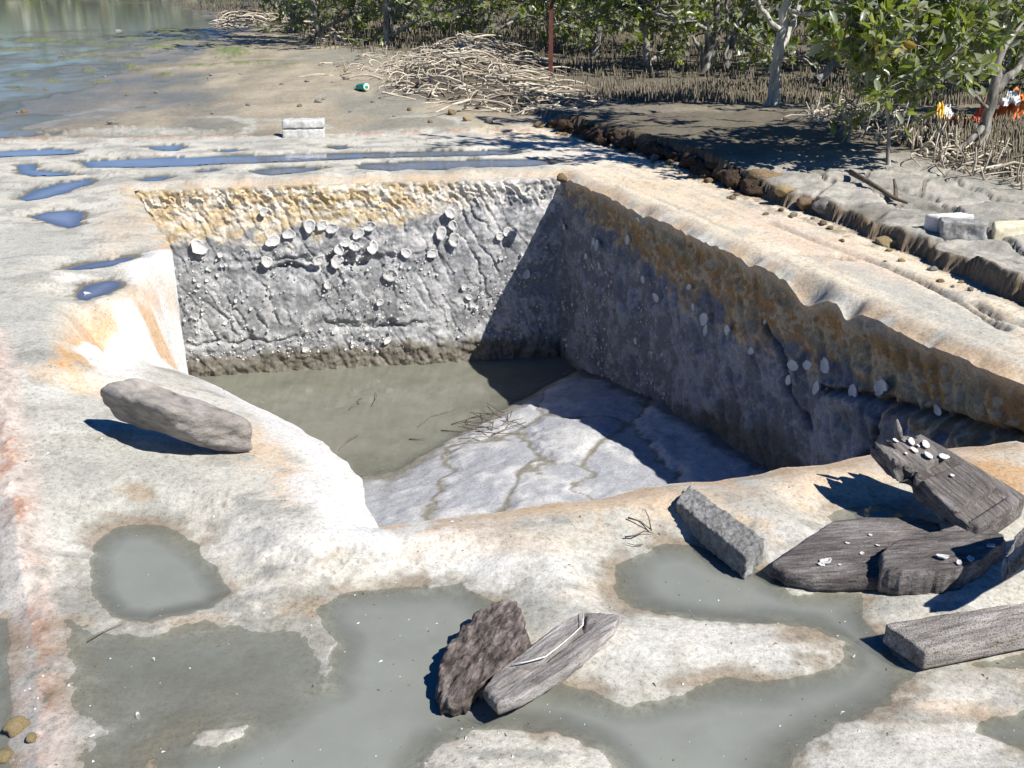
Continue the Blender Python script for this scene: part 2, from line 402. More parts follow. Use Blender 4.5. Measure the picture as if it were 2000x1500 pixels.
# ------------------------------------------------------------------ the ground: rock shelf with a cut pit, ledge, mudflat
BL, BR, FR = (-2.90, 8.02), (0.42, 8.57), (2.42, 3.40)
E0 = (-2.05, 6.18)
SEG = {'back': [BL, BR], 'right': [BR, (1.03, 6.90), (1.42, 5.83), (1.70, 5.05), (2.05, 4.10), (2.22, 3.88), FR],
       'front': [FR, (2.05, 3.87), (1.76, 3.84), (1.29, 3.73), (0.94, 3.62), (0.59, 3.50), (0.43, 3.42), (0.18, 3.36), (-0.18, 3.27), (-0.46, 3.18)],
       'ramp': [(-0.46, 3.18), (-0.53, 3.40), (-0.60, 3.71), (-0.85, 4.25), (-1.28, 4.91), (-1.6, 5.3), (-1.82, 5.60), (-1.98, 5.9), E0],
       'left': [E0, BL]}
ORDER = ['back', 'right', 'front', 'ramp', 'left']
rim_parts = {}
for nm in ORDER:
    P = resample(SEG[nm], 0.03)
    T = np.gradient(P, axis=0); T /= np.linalg.norm(T, axis=1)[:, None]
    nrm = np.stack([-T[:, 1], T[:, 0]], 1)
    amp = {'back': 0.012, 'right': 0.02, 'front': 0.035, 'ramp': 0.02, 'left': 0.01}[nm]
    e = np.linspace(0, 1, len(P)); fade = np.minimum(1, np.minimum(e, 1 - e) * 12)
    s = np.arange(len(P)) * 0.03
    P = P + nrm * (amp * fade * (fbm(s * 3.0, s * 0 + len(nm), 3, 31)))[:, None]
    rim_parts[nm] = P
RIM = np.vstack([rim_parts[nm][:-1] for nm in ORDER])
_l = np.r_[0, np.cumsum(np.linalg.norm(np.diff(np.vstack([RIM, RIM[:1]]), axis=0), axis=1))]
RIM_ARC = _l[:-1]; RIM_LEN = _l[-1]
_d, _w, _ch, k = [], [], [], 0
for nm in ORDER:
    n = len(rim_parts[nm]) - 1; P = rim_parts[nm][:n]
    d0, w0 = {'back': (0.05, 0.09), 'right': (0.05, 0.07), 'front': (0.07, 0.14), 'ramp': (0.11, 0.15), 'left': (0.03, 0.08)}[nm]
    d, w, chp = np.full(n, d0), np.full(n, w0), np.zeros(n)
    if nm == 'right':
        s = np.arange(n) * 0.03
        chp = 0.022 * np.clip(fbm(s * 7.0, s * 0, 5, 77, 0.65), 0, 1.2)
        for yc, sg, a in ((5.40, 0.13, 0.10), (5.05, 0.06, 0.07), (5.95, 0.05, 0.035), (4.55, 0.05, 0.02), (7.25, 0.08, 0.03)):
            g = np.exp(-((P[:, 1] - yc) / sg) ** 2); chp = chp + a * g
    if nm == 'back':
        s = np.arange(n) * 0.03; d = d + 0.03 * fbm(s * 4, s * 0, 2, 79)
    _d.append(d); _w.append(w); _ch.append(chp)
RIM_DROP, RIM_W, RIM_CH = np.concatenate(_d), np.concatenate(_w), np.concatenate(_ch)
BAY = [E0, (-2.10, 5.72), (-2.12, 5.2), (-2.26, 5.0), (-2.14, 4.55), (-2.0, 4.22), (-2.25, 3.9), (-3.2, 3.5), (-8, 2.5), (-30, 0)]
LOWCP = np.array([(-.46, 3.18, -.2), (2.12, 3.95, -.2), (.4, 3.42, -.2), (1.3, 2.6, -.2), (0, 2, -.2), (1, 1.5, -.2), (-1, 1.5, -.2), (-.60, 3.71, -.27), (-.85, 4.25, -.37),
                  (-1.28, 4.91, -.5), (-1.82, 5.60, -.65), (-2.05, 5.1, -.33), (-1.95, 4.2, -.06), (-2.3, 4.2, -.03), (-1.65, 3.3, -.15), (-1.3, 2.4, -.2), (-2.6, 3, -.12),
                  (-1.2, 3.7, -.2), (-1.7, 3.9, -.12), (4, 2, -.2), (3, 0, -.2), (-3, 0, -.2), (0, -2, -.2), (-.9, 2.9, -.2), (.4, 2.8, -.2), (-1.2, 3.0, -.2)])
def _tps():
    P = LOWCP; n = len(P)
    r = np.hypot(P[:, None, 0] - P[None, :, 0], P[:, None, 1] - P[None, :, 1])
    K = np.where(r > 0, r * r * np.log(r + 1e-12), 0) + np.eye(n) * 0.01
    A = np.zeros((n + 3, n + 3)); A[:n, :n] = K; A[:n, n:] = np.c_[np.ones(n), P[:, :2]]; A[n:, :n] = A[:n, n:].T
    return np.linalg.solve(A, np.r_[P[:, 2], 0, 0, 0])
TPS = _tps()
def z_low(x, y):
    v = TPS[-3] + TPS[-2] * x + TPS[-1] * y
    for i, (a, b, c) in enumerate(LOWCP):
        r2 = (x - a) ** 2 + (y - b) ** 2
        v = v + TPS[i] * 0.5 * r2 * np.log(r2 + 1e-12)
    far = sstep(3.5, 6.0, np.hypot(x + 0.3, y - 3.2))
    return lerp(np.clip(v, -0.85, 0.0), -0.2, far)
STEP = [(0.1, 14.0), (0.30, 12.3)] + [tuple(un(a, b, 0.0))[:2] for a, b in ((1087, 247), (1150, 270), (1225, 293), (1325, 321), (1400, 350), (1480, 388), (1550, 412), (1612, 433), (1685, 460), (1760, 491), (1875, 546), (1950, 577), (2010, 607))] + [(2.75, 4.3), (3.0, 3.0), (3.6, 0), (4, -10)]
HEAP = [un(a, b, 0.0) for a, b in ((740, 172), (770, 128), (850, 96), (920, 92), (1000, 108), (1050, 152), (1085, 200), (1070, 232), (1000, 234), (900, 214), (820, 198), (760, 188))]
RED_BACK = [(-30, 8.5), (-12, 9.9), (-5.02, 10.45), (-2.56, 10.68), (0.32, 11.14)]
RED_LEFT = [(-2.7, 5.2), (-2.38, 4.5), (-2.11, 3.99), (-1.80, 3.39), (-1.55, 2.86), (-1.34, 2.46), (-1.12, 1.95), (-0.85, 1.3), (-0.6, 0.6)]
def z_base(x, y):
    x = np.asarray(x, float); y = np.asarray(y, float)
    zl = z_low(x, y)
    db, _, _, _, sb = seg_dist(x, y, BAY, False)
    db = np.where((sb > 0) & (y < 6.4), db, -db)       # positive on the low, camera-ward side
    w = sstep(-0.02, 0.24, db)
    # right shelf past the front-right corner stays high
    hi_r = (0.941 * (x - 0.42) + 0.338 * (y - 8.57))    # distance right of the right rim
    tq = 0.15 * sstep(4.15, 3.95, y)
    w = w * (1 - sstep(-0.085, -0.06, hi_r - tq))
    w = np.where(y > 6.18, 0.0, w)
    zh = np.zeros_like(x) - 0.012 * np.clip(y - 11, 0, 6)
    return lerp(zh, zl, w), w, db, hi_r
def gpt(px, py):
    """photo pixel -> point on the bare ground"""
    z = 0.0
    for _ in range(25):
        p = un(px, py, z)
        z = z + 0.6 * (float(z_base(np.array([p.x]), np.array([p.y]))[0][0]) - z)
    return un(px, py, z)
def wpoly(pxs):
    return [gpt(a, b) for a, b in pxs]
FRONT_L = -0.212
POOLS = []
def pool(kind, pts, depth, level=None, shore=0.05, nz=0.035):
    W = wpoly(pts)
    if level is None: level = float(np.median([p.z for p in W])) - 0.012
    POOLS.append(dict(kind=kind, P=W, depth=depth, L=level, shore=shore, nz=nz))
pool('front', [(125, 1200), (300, 1222), (450, 1198), (560, 1190), (650, 1215), (700, 1290), (690, 1380), (560, 1440), (420, 1445), (330, 1445), (300, 1510), (270, 1640), (150, 1640), (122, 1400), (112, 1290)], 0.012, FRONT_L, 0.07, 0.10)
pool('front', [(620, 1180), (655, 1148), (740, 1138), (850, 1128), (905, 1122), (945, 1148), (985, 1180), (1000, 1250), (1060, 1310), (1110, 1335), (1220, 1358), (1330, 1342), (1400, 1328), (1500, 1326),
               (1610, 1300), (1640, 1280), (1640, 1250), (1590, 1222), (1520, 1215), (1400, 1220), (1300, 1200), (1240, 1180), (1208, 1140), (1205, 1100), (1230, 1070), (1290, 1052), (1360, 1055), (1440, 1090),
               (1500, 1110), (1560, 1145), (1690, 1150), (1690, 1200), (1720, 1240), (1770, 1290), (1815, 1310), (1760, 1335), (1740, 1370), (1690, 1400), (1650, 1420), (1600, 1450), (1560, 1475), (1530, 1520),
               (1480, 1640), (1210, 1640), (1195, 1510), (1150, 1460), (1080, 1422), (1010, 1427), (930, 1432), (870, 1450), (830, 1500), (800, 1640), (250, 1640), (300, 1500), (330, 1430), (420, 1440), (520, 1395), (560, 1370), (625, 1330), (640, 1250), (610, 1220)], 0.035, FRONT_L)
pool('front', [(158, 1080), (190, 1035), (250, 1010), (330, 1022), (385, 1052), (428, 1100), (450, 1150), (420, 1185), (350, 1198), (280, 1212), (210, 1205), (172, 1160)], 0.04, FRONT_L)
pool('front', [(1860, 1425), (1920, 1398), (2000, 1372), (2120, 1355), (2140, 1470), (2000, 1460), (1920, 1442)], 0.03, FRONT_L)
pool('front', [(1600, 1002), (1640, 985), (1720, 975), (1770, 990), (1800, 1018), (1700, 1022), (1630, 1025)], 0.02, None, 0.04, 0.015)
pool('front', [(1840, 1312), (1900, 1282), (2000, 1262), (2120, 1240), (2120, 1290), (1980, 1308), (1900, 1300)], 0.02, FRONT_L, 0.05, 0.03)
pool('front', [(-60, 1180), (15, 1190), (20, 1300), (30, 1400), (20, 1520), (-80, 1560)], 0.03, FRONT_L - 0.01, 0.04, 0.02)
pool('front', [(362, 1262), (400, 1248), (440, 1252), (430, 1280), (390, 1288)], 0.012, FRONT_L, 0.05, 0.02)
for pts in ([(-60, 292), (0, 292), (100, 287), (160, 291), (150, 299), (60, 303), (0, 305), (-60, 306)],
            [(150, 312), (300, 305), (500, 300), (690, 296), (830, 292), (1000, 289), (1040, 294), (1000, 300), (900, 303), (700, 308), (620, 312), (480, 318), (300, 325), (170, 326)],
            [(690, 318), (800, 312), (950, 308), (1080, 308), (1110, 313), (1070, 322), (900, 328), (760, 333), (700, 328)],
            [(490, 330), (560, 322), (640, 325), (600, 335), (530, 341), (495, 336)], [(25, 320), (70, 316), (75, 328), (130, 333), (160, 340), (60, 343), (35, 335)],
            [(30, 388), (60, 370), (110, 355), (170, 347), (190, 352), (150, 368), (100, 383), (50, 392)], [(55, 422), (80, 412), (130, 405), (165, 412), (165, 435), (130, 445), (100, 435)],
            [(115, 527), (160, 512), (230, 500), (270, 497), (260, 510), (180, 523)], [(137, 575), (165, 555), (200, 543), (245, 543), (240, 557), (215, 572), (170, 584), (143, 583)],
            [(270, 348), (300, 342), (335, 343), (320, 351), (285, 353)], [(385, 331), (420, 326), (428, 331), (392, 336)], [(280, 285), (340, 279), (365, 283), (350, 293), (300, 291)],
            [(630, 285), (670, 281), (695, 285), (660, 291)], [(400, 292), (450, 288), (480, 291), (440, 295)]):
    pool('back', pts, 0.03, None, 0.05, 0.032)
MUD_L = -0.046
POND = [un(a, b, -0.05) for a, b in ((-900, 8), (100, 4), (250, 9), (330, 22), (375, 45), (330, 55), (200, 58), (60, 60), (-200, 70), (-900, 90))]

CR = dict(cream=(.475, .455, .395), gcream=(.385, .38, .34), grey=(.27, .27, .245), orange=(.46, .265, .105), lorange=(.545, .42, .29), white=(.61, .595, .555), pink=(.56, .42, .33), red=(.36, .185, .135),
          mud=(.30, .262, .195), mudd=(.10, .083, .06), green=(.12, .16, .05), brown=(.22, .15, .08), bluegrey=(.25, .27, .27))
CR = {k: np.array(v) for k, v in CR.items()}
# patches of stain on the shelf: photo pixel, half axes in pixels, tilt in degrees, colour, strength
ZONES = [(470, 860, 150, 42, 18, 'lorange', .8), (600, 935, 70, 60, 40, 'lorange', .75), (170, 745, 120, 26, 8, 'lorange', .9), (140, 690, 50, 34, -20, 'orange', .8), (1370, 1000, 150, 42, 15, 'lorange', .8),
         (1640, 945, 120, 55, 5, 'lorange', .75), (1960, 930, 110, 50, 20, 'orange', .75), (1080, 990, 200, 16, -4, 'lorange', .8), (60, 620, 120, 60, 0, 'gcream', .8), (70, 480, 110, 50, 0, 'gcream', .8), (190, 965, 45, 30, 10, 'grey', .9),
         (275, 965, 45, 20, 10, 'brown', .6), (900, 1080, 260, 60, 5, 'white', .65), (1420, 1265, 230, 45, 4, 'white', .45), (1000, 1060, 160, 30, 0, 'lorange', .35), (540, 1115, 70, 22, -8, 'grey', .5), (650, 1085, 70, 14, -25, 'brown', .4),
         (260, 905, 130, 26, 3, 'gcream', .9), (100, 940, 110, 60, 0, 'gcream', .7), (330, 930, 90, 26, 20, 'grey', .35), (1180, 1150, 70, 40, 0, 'lorange', .3), (1560, 1245, 60, 20, 10, 'brown', .5),
         (1870, 1385, 120, 22, 5, 'lorange', .5), (1720, 1405, 60, 10, 5, 'brown', .45), (1750, 1480, 200, 40, 0, 'white', .4), (850, 1050, 150, 30, 0, 'white', .5), (560, 1060, 120, 50, 10, 'white', .5),
         (1600, 480, 250, 30, 24, 'pink', .55), (1780, 580, 180, 26, 22, 'gcream', .8), (1900, 650, 140, 40, 24, 'gcream', .7), (1350, 390, 160, 26, 20, 'lorange', .35), (1950, 720, 120, 20, 22, 'lorange', .7),
         (1100, 300, 200, 30, 0, 'white', .5), (300, 640, 130, 40, -50, 'white', .3), (40, 760, 60, 40, 0, 'grey', .4), (200, 1180, 90, 40, 10, 'grey', .5), (300, 1290, 200, 60, 10, 'grey', .55), (520, 1250, 120, 50, 0, 'grey', .4),
         (580, 1210, 60, 60, 0, 'brown', .35), (1050, 1200, 40, 30, 0, 'grey', .5), (1700, 1170, 100, 30, 0, 'gcream', .8), (800, 345, 500, 8, -2, 'lorange', .35), (230, 455, 50, 60, 30, 'lorange', .35)]
GREEN_REFLECTIONS = [(320, 150, 26, 3), (90, 120, 40, 2.5), (210, 88, 50, 2.5), (20, 95, 50, 3), (140, 112, 30, 2.5), (300, 128, 40, 2.5), (30, 170, 24, 3), (200, 160, 26, 2), (110, 158, 20, 2), (260, 108, 30, 2), (350, 82, 40, 3), (410, 90, 30, 3), (100, 80, 90, 4), (150, 80, 60, 4), (310, 92, 40, 5), (180, 104, 30, 3), (270, 76, 60, 3), (60, 78, 60, 4), (330, 60, 40, 6), (450, 105, 45, 12), (470, 128, 40, 3), (390, 132, 30, 3), (40, 145, 18, 5), (255, 130, 15, 4), (570, 130, 20, 3), (520, 124, 20, 3), (220, 115, 20, 3), (175, 138, 20, 3), (270, 140, 20, 2)]  # tree reflections in the puddles, put into the mud colour as green

def ground(x, y):
    """height, colour, wetness and water level over the whole ground, outside the pit"""
    n = len(x)
    zb, wlow, db, hi_r = z_base(x, y)
    # rim of the pit
    near = (x > -4.2) & (x < 3.6) & (y > 1.7) & (y < 10)
    sd = np.full(n, 9.0); arc = np.zeros(n)
    d_, a_, _, _, _ = seg_dist(x[near], y[near], RIM); sd[near] = d_; arc[near] = a_
    drop = np.interp(arc, RIM_ARC, RIM_DROP, period=RIM_LEN); wid = np.interp(arc, RIM_ARC, RIM_W, period=RIM_LEN)
    f = np.exp(-(sd / wid) ** 1.4)
    chip = np.interp(arc, RIM_ARC, RIM_CH, period=RIM_LEN)
    z = zb + drop * (1 - f) * np.exp(-sd / 0.9) - chip * np.exp(-(sd / (0.05 + 0.45 * chip)) ** 2.5)
    r_back, r_right = sum(len(rim_parts[q]) - 1 for q in ORDER[:1]), sum(len(rim_parts[q]) - 1 for q in ORDER[:2])
    r_front, r_ramp = sum(len(rim_parts[q]) - 1 for q in ORDER[:3]), sum(len(rim_parts[q]) - 1 for q in ORDER[:4])
    A1, A2, A3, A4 = RIM_ARC[r_back], RIM_ARC[r_right], RIM_ARC[r_front], RIM_ARC[r_ramp]
    # relief of the shelf
    calm = np.exp(-y / 40)
    n1 = fbm(x * 0.9, y * 0.9, 4, 1); n2 = fbm(x * 4.5, y * 4.5, 4, 2); n3 = fbm(x * 18, y * 18, 3, 3); n4 = fbm(x * 60, y * 60, 2, 4)
    str_r = fbm((x * 0.941 + y * 0.338) * 16, (x * 0.338 - y * 0.941) * 1.3, 4, 6)     # streaks along the right-hand shelf
    str_b = fbm(x * 1.2, y * 7.0, 4, 8)
    relief = 0.0035 * n1 + 0.0016 * n2 + 0.0008 * n3 + 0.0007 * n4
    right_m = sstep(0, 0.2, hi_r) * sstep(3.3, 4.2, y)
    relief = relief + right_m * (0.002 * str_r - 0.006 * sstep(0.25, 0.45, str_r) + 0.004 * sstep(-0.3, -0.42, str_r))
    z = z + relief
    red_b, _, _, _, sb = seg_dist(x, y, RED_BACK, False)
    red_l, la, _, _, sl = seg_dist(x, y, RED_LEFT, False)
    beyond = ((sb > 0) & (x < 0.32)) | ((x >= 0.32) & (y > 11.14))
    mudm = np.where(beyond, sstep(0.0, 0.35, red_b + 0.12 * n2), 0.0)
    mudm = np.where((x >= 0.32) & beyond, sstep(11.14, 11.7, y), mudm)
    # ledge on the right
    ds, sa, _, _, ss = seg_dist(x, y, STEP, False)
    sdl = np.where(ss > 0, ds, -ds) + 0.035 * fbm(x * 4, y * 4, 3, 21) + 0.05 * fbm(x * 1.4, y * 1.4, 2, 22)
    hl = np.interp(y, [3, 5, 7.2, 8.6, 10.8, 12.3, 14], [0.08, 0.10, 0.10, 0.17, 0.17, 0.10, 0.02])
    sdl = sdl + 0.006 * fbm(x * 14, y * 9, 3, 24)
    lm = sstep(-0.012, 0.02, sdl) * (y > 0.5)
    z = z + lm * (hl + 0.012 * np.clip(sdl, 0, 4)) + lm * 0.02 * fbm(x * 3, y * 3, 4, 23)
    near_l = lm * sstep(8.4, 7.7, y) * (y > 3)
    lr = np.random.default_rng(12); lx, ly = lr.uniform(2.0, 4.6, 46), lr.uniform(4.6, 8.6, 46)
    g1_, g2_, gi_ = np.full(n, 9.0), np.full(n, 9.0), np.zeros(n, int)
    sel = near_l > 0
    xx, yy = x[sel] + 0.05 * n2[sel], y[sel] + 0.07 * n2[sel]; a1, a2, ai = g1_[sel], g2_[sel], gi_[sel]
    for k in range(46):
        dd = np.hypot((xx - lx[k]) * 1.3, (yy - ly[k]) * 0.75); mm = dd < a1
        a2 = np.where(mm, a1, np.minimum(a2, dd)); ai = np.where(mm, k, ai); a1 = np.where(mm, dd, a1)
    g1_[sel], g2_[sel], gi_[sel] = a1, a2, ai
    gap_l = g2_ - g1_
    z = z + near_l * (((gi_ * 29) % 13) / 13.0 * 0.055 - 0.02 - 0.03 * sstep(0.035, 0.0, gap_l))
    ledge_mud = lm * sstep(7.6, 9.0, y + 0.5 * n1)
    # mudflat
    hum = 0.022 * fbm(x * 0.8, y * 0.35, 4, 41) + 0.010 * fbm(x * 3.0, y * 1.6, 3, 42)
    slope = np.clip((x + 3.9 + 0.16 * (y - 11)) * 0.014, -0.045, 0.10)
    zm = -0.022 + slope + hum + np.clip(y - 30, 0, 60) * 0.0 
    z = np.where(mudm > 0, lerp(z, np.where(lm > 0.5, z, zm), mudm), z)
    U0, V0 = pix(x, y, np.full(n, -0.045)); gm = np.zeros(n)
    for (cx, cy, rx, ry) in GREEN_REFLECTIONS:
        m = (np.abs(U0 - cx) < 1.6 * rx) & (np.abs(V0 - cy) < 1.6 * ry)
        if m.any(): gm[m] = np.maximum(gm[m], sstep(1.25, 0.4, np.hypot((U0[m] - cx) / rx, (V0[m] - cy) / ry) + 0.5 * n2[m] + 0.3 * n3[m]))
    z = z + 0.035 * gm * mudm
    hp = sstep(-0.15, 0.35, sdf_in(x, y, HEAP, 1.0) + 0.12 * n2)
    z = z + 0.13 * sstep(0, 1.1, sdf_in(x, y, HEAP, 1.0)) + 0.03 * hp * n2
    # curved shallow pans just past the red line at left
    pan = beyond * np.exp(-((red_b - 0.55 - 0.18 * np.sin(x * 1.1 + 0.6)) / 0.32) ** 2) * sstep(-1.9, -3.0, x)
    z = z - 0.035 * pan * (n2 + 0.5 > 0.05)
    isl = np.exp(-(((x + 3.9) / 0.85) ** 2 + ((y - 11.15) / 0.32) ** 2) * 1.3) * beyond
    z = z + 0.055 * isl
    sp = sdf_in(x, y, POND, 3.0)
    z = np.where(sp > -2, lerp(z, MUD_L - 0.04, sstep(-1.2, 0.6, sp)), z)
    # scars: the mortar-red seam on the left, a seam along the back, cracks on the right shelf
    seam = np.exp(-((red_l + 0.012 * n3) / 0.055) ** 2) * (y < 4.6)
    z = z + seam * (0.02 + 0.010 * n3 + 0.006 * n2)
    z = np.where((sl < 0) & (red_l < 1.2) & (y < 3.2) & (x < 0), z - 0.035 * sstep(0.05, 0.10, red_l), z)
    seam_b = np.exp(-(red_b / 0.07) ** 2)
    z = z + seam_b * (0.02 + 0.02 * n2) * (x < 0.32)
    crack = np.zeros(n)
    for pl in ([(1640, 506), (1690, 512), (1740, 530), (1790, 552), (1850, 585), (1900, 612), (1960, 650)], [(1900, 596), (1950, 628), (2000, 645), (2060, 665)], [(1560, 506), (1610, 508), (1650, 515)], [(1500, 440), (1600, 480), (1720, 520)]):
        W = [un(a, b, 0.0) for a, b in pl]
        dc = seg_dist(x, y, W, False)[0] + 0.012 * np.abs(n3)
        crack = np.maximum(crack, np.exp(-(dc / 0.03) ** 2) * (0.5 if pl[0][0] == 1500 else 1))
    z = z - 0.05 * crack
    bay = wlow * (1 - sstep(0.24, 0.5, db)) * sstep(4.0, 4.6, y) * (db > -0.02)
    z = z + bay * (0.03 * n2 + 0.012 * n3) * sstep(0.05, 0.25, sd)
    # pools
    lev = np.full(n, -99.0); kind = np.zeros(n, int); margin = np.zeros(n)
    for pl in POOLS:
        s = sdf_in(x, y, pl['P'], 0.6)
        m = s > -0.5
        if not m.any(): continue
        sn = s[m] + pl['nz'] * (n2[m] * 0.8 + n3[m] * 0.9 + n4[m] * 0.25)
        sh = pl['shore']; sg = s[m] + pl['nz'] * 0.8 * n2[m]
        nearw = sstep(-5 * sh, 0.0, sg)
        tg = pl['L'] + 0.004 + 0.001 * n3[m] + np.clip(-sg, 0, 1) * 0.05
        tg = np.where(lev[m] > -50, np.minimum(z[m], tg), tg)
        zz = lerp(z[m], tg, nearw)
        zz = zz - pl['depth'] * sstep(-0.3 * sh, 3.0 * sh, sg) - 0.0025 * sstep(-0.3 * sh, 0.5 * sh, sn)
        zz = zz + sstep(0.0, 2 * sh, sg) * (0.006 * n2[m] + 0.004 * n1[m])
        z[m] = zz
        take = sn > (-2.0 if pl['kind'] == 'front' else -0.3) * sh
        lv = lev[m]; lv[take] = pl['L']; lev[m] = lv
        kd = kind[m]; kd[take] = 1 if pl['kind'] == 'front' else 2; kind[m] = kd
        mg = margin[m]; margin[m] = np.maximum(mg, sstep(-1.5 * sh, 0.1 * sh, sn + 0.9 * sh * n2[m]))
    mud_w = (mudm > 0.6) & (lm < 0.3)
    lev = np.where(mud_w & (lev < -50), MUD_L, lev); kind = np.where(mud_w & (kind == 0), 3, kind)
    # ---------------- colour
    PX, PY = pix(x, y, z)
    c = lerp(CR['cream'][None], CR['gcream'][None], sstep(-0.25, 0.45, n1 + 0.6 * n2)[:, None])
    c = lerp(c, CR['white'][None], (0.35 * sstep(0.05, 0.5, fbm(x * 2.2, y * 2.2, 4, 51) + 0.15 * n3))[:, None])
    c = lerp(c, CR['grey'][None], (0.7 * sstep(0.18, 0.42, fbm(x * 3.3, y * 6.0, 5, 52) + 0.12 * n3))[:, None])
    warm = right_m * (1 - lm)
    cw = lerp(np.array((.61, .545, .43))[None], np.array((.57, .46, .32))[None], sstep(-0.1, 0.5, str_r)[:, None])
    cw = lerp(cw, CR['gcream'][None], (0.75 * sstep(0.15, 0.5, str_r * 0.6 + n2 * 0.6 + n1 * 0.3))[:, None])
    c = lerp(c, cw, (0.9 * warm)[:, None])
    wob = 0.5 * n2 + 0.35 * n3 + 0.2 * n4
    sk = sstep(0.28, 0.55, perlin(x * 38, y * 38, 81) + 0.5 * n4) * sstep(-0.1, 0.45, fbm(x * 2.6, y * 3.4, 4, 82))
    c = lerp(c, np.array((.20, .185, .15))[None], (0.6 * sk)[:, None])
    st = sstep(0.30, 0.5, fbm(x * 2.6 + 1.5 * y, y * 17 - 3 * x, 4, 83)) * sstep(-0.2, 0.3, n1)
    c = lerp(c, np.array((.30, .28, .235))[None], (0.45 * st * (1 - right_m))[:, None])
    for (cx, cy, rx, ry, ang, key, st) in ZONES:
        a = math.radians(ang)
        dx, dy = PX - cx, PY - cy
        u, v = (dx * math.cos(a) + dy * math.sin(a)) / rx, (-dx * math.sin(a) + dy * math.cos(a)) / ry
        m = (np.abs(u) < 1.8) & (np.abs(v) < 1.8)
        if not m.any(): continue
        t = st * sstep(1.25, 0.35, np.hypot(u[m], v[m]) + 0.9 * wob[m])
        c[m] = lerp(c[m], CR[key][None], t[:, None])
    # orange stains at the rim; sunlit white painted on the ramp lip
    on_front, on_ramp = (arc > A2) & (arc < A3), (arc >= A3) & (arc < A4)
    t = np.exp(-(sd / np.where(on_front, 0.22, 0.10)) ** 2) * sstep(-0.5, 0.35, n2 + 0.4 * n3)
    t = np.where(on_ramp, 0, t)
    c = lerp(c, lerp(CR['lorange'], CR['orange'], 0.4)[None], (0.75 * t)[:, None])
    t = np.where(on_ramp, sstep(0.30, 0.16, sd + 0.06 * n2 + 0.03 * n3), 0)
    c = lerp(c, np.array((.63, .62, .595))[None] * (1 + 0.10 * n2 + 0.08 * n3)[:, None], (0.95 * t)[:, None])
    # bay face: white below, orange streaks above
    bt = bay[:, None]
    fb = sstep(-0.1, 0.3, fbm(x * 5 + 3, y * 3, 3, 61) + 0.9 - db * 6.5)
    cb = lerp(CR['white'][None] * 1.06, CR['orange'][None] * 1.1, (0.8 * fb)[:, None])
    c = lerp(c, cb, 0.9 * np.clip(bt * 1.5, 0, 1))
    # seams, cracks
    ridge = np.exp(-((red_l + 0.015 * n2) / 0.085) ** 4) * (y < 4.6)
    c = lerp(c, lerp(np.array((.47, .40, .355)), np.array((.36, .30, .27)), 0.0)[None] * (1 + 0.35 * n3[:, None] + 0.25 * n2[:, None]), (0.8 * ridge)[:, None])
    red = np.clip(1.0 * sstep(-0.3, 0.2, fbm(x * 6, y * 3, 3, 91) + 0.3 * n3) * seam * sstep(-0.6, 0.1, n2 + 0.6 * n3) * 1.3 + 1.3 * seam_b * (x < 0.32) * sstep(-0.5, 0.2, n2 + 0.5 * n3) * (1 - mudm * 0.3), 0, 1)
    c = lerp(c, lerp(lerp(CR['red'], CR['brown'], 0.35)[None], CR['pink'][None], sstep(0.0, 0.6, n3 + 0.4 * n4)[:, None] * 0.7), (0.8 * red)[:, None])
    side_l = (sl < 0) & (red_l < 1.2) & (y < 3.2) & (x < 0)
    c = np.where(side_l[:, None], lerp(c, CR['bluegrey'][None], 0.55), c)
    c = lerp(c, CR['mudd'][None] * 1.3, (0.7 * crack)[:, None])
    # ledge: crumbling brown face with its shade painted in, grey top turning to mud
    face = np.exp(-(sdl / 0.05) ** 2) * (y > 0.5) * (y < 13)
    ctop = lerp(np.array((.36, .35, .31))[None], np.array((.50, .47, .41))[None], sstep(-0.3, 0.4, n2 + 0.5 * n3)[:, None])
    ctop = lerp(ctop * 0.82, CR['mud'][None] * 0.45, ledge_mud[:, None])
    c = lerp(c, ctop, lm[:, None])
    c = lerp(c, np.array((.12, .11, .09))[None], (0.7 * near_l * sstep(0.045, 0.01, gap_l))[:, None])
    c = c * (1 - near_l * 0.25 * (((gi_ * 17) % 7) / 7.0))[:, None]
    c = lerp(c, lerp(CR['brown'][None] * 0.45, CR['brown'][None] * 0.7, sstep(-0.2, 0.5, n2)[:, None]), (0.9 * face * sstep(-0.12, 0.0, sdl + 0.05))[:, None])
    dirt = np.exp(-((sdl + 0.12) / 0.11) ** 2) * sstep(-0.3, 0.3, n3 + n2) * (y > 6.2)
    c = lerp(c, CR['brown'][None] * 0.9, (0.7 * dirt)[:, None])
    # mud
    cm = lerp(CR['mud'][None], CR['mud'][None] * 1.22, sstep(-0.3, 0.4, fbm(x * 1.5, y * 0.8, 4, 71))[:, None])
    cm = lerp(cm, np.array((.22, .215, .18))[None], sstep(-0.1, 0.4, fbm(x * 0.5, y * 0.25, 3, 72))[:, None] * 0.8)
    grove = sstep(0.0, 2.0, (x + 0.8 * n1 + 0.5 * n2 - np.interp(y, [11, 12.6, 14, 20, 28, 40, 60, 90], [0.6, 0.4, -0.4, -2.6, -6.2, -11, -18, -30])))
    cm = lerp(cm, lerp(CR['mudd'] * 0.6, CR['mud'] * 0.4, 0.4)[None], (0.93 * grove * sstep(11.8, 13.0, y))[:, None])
    cm = lerp(cm, CR['gcream'][None] * 0.95, (0.85 * np.clip(isl * 1.6 - 0.15, 0, 1))[:, None])
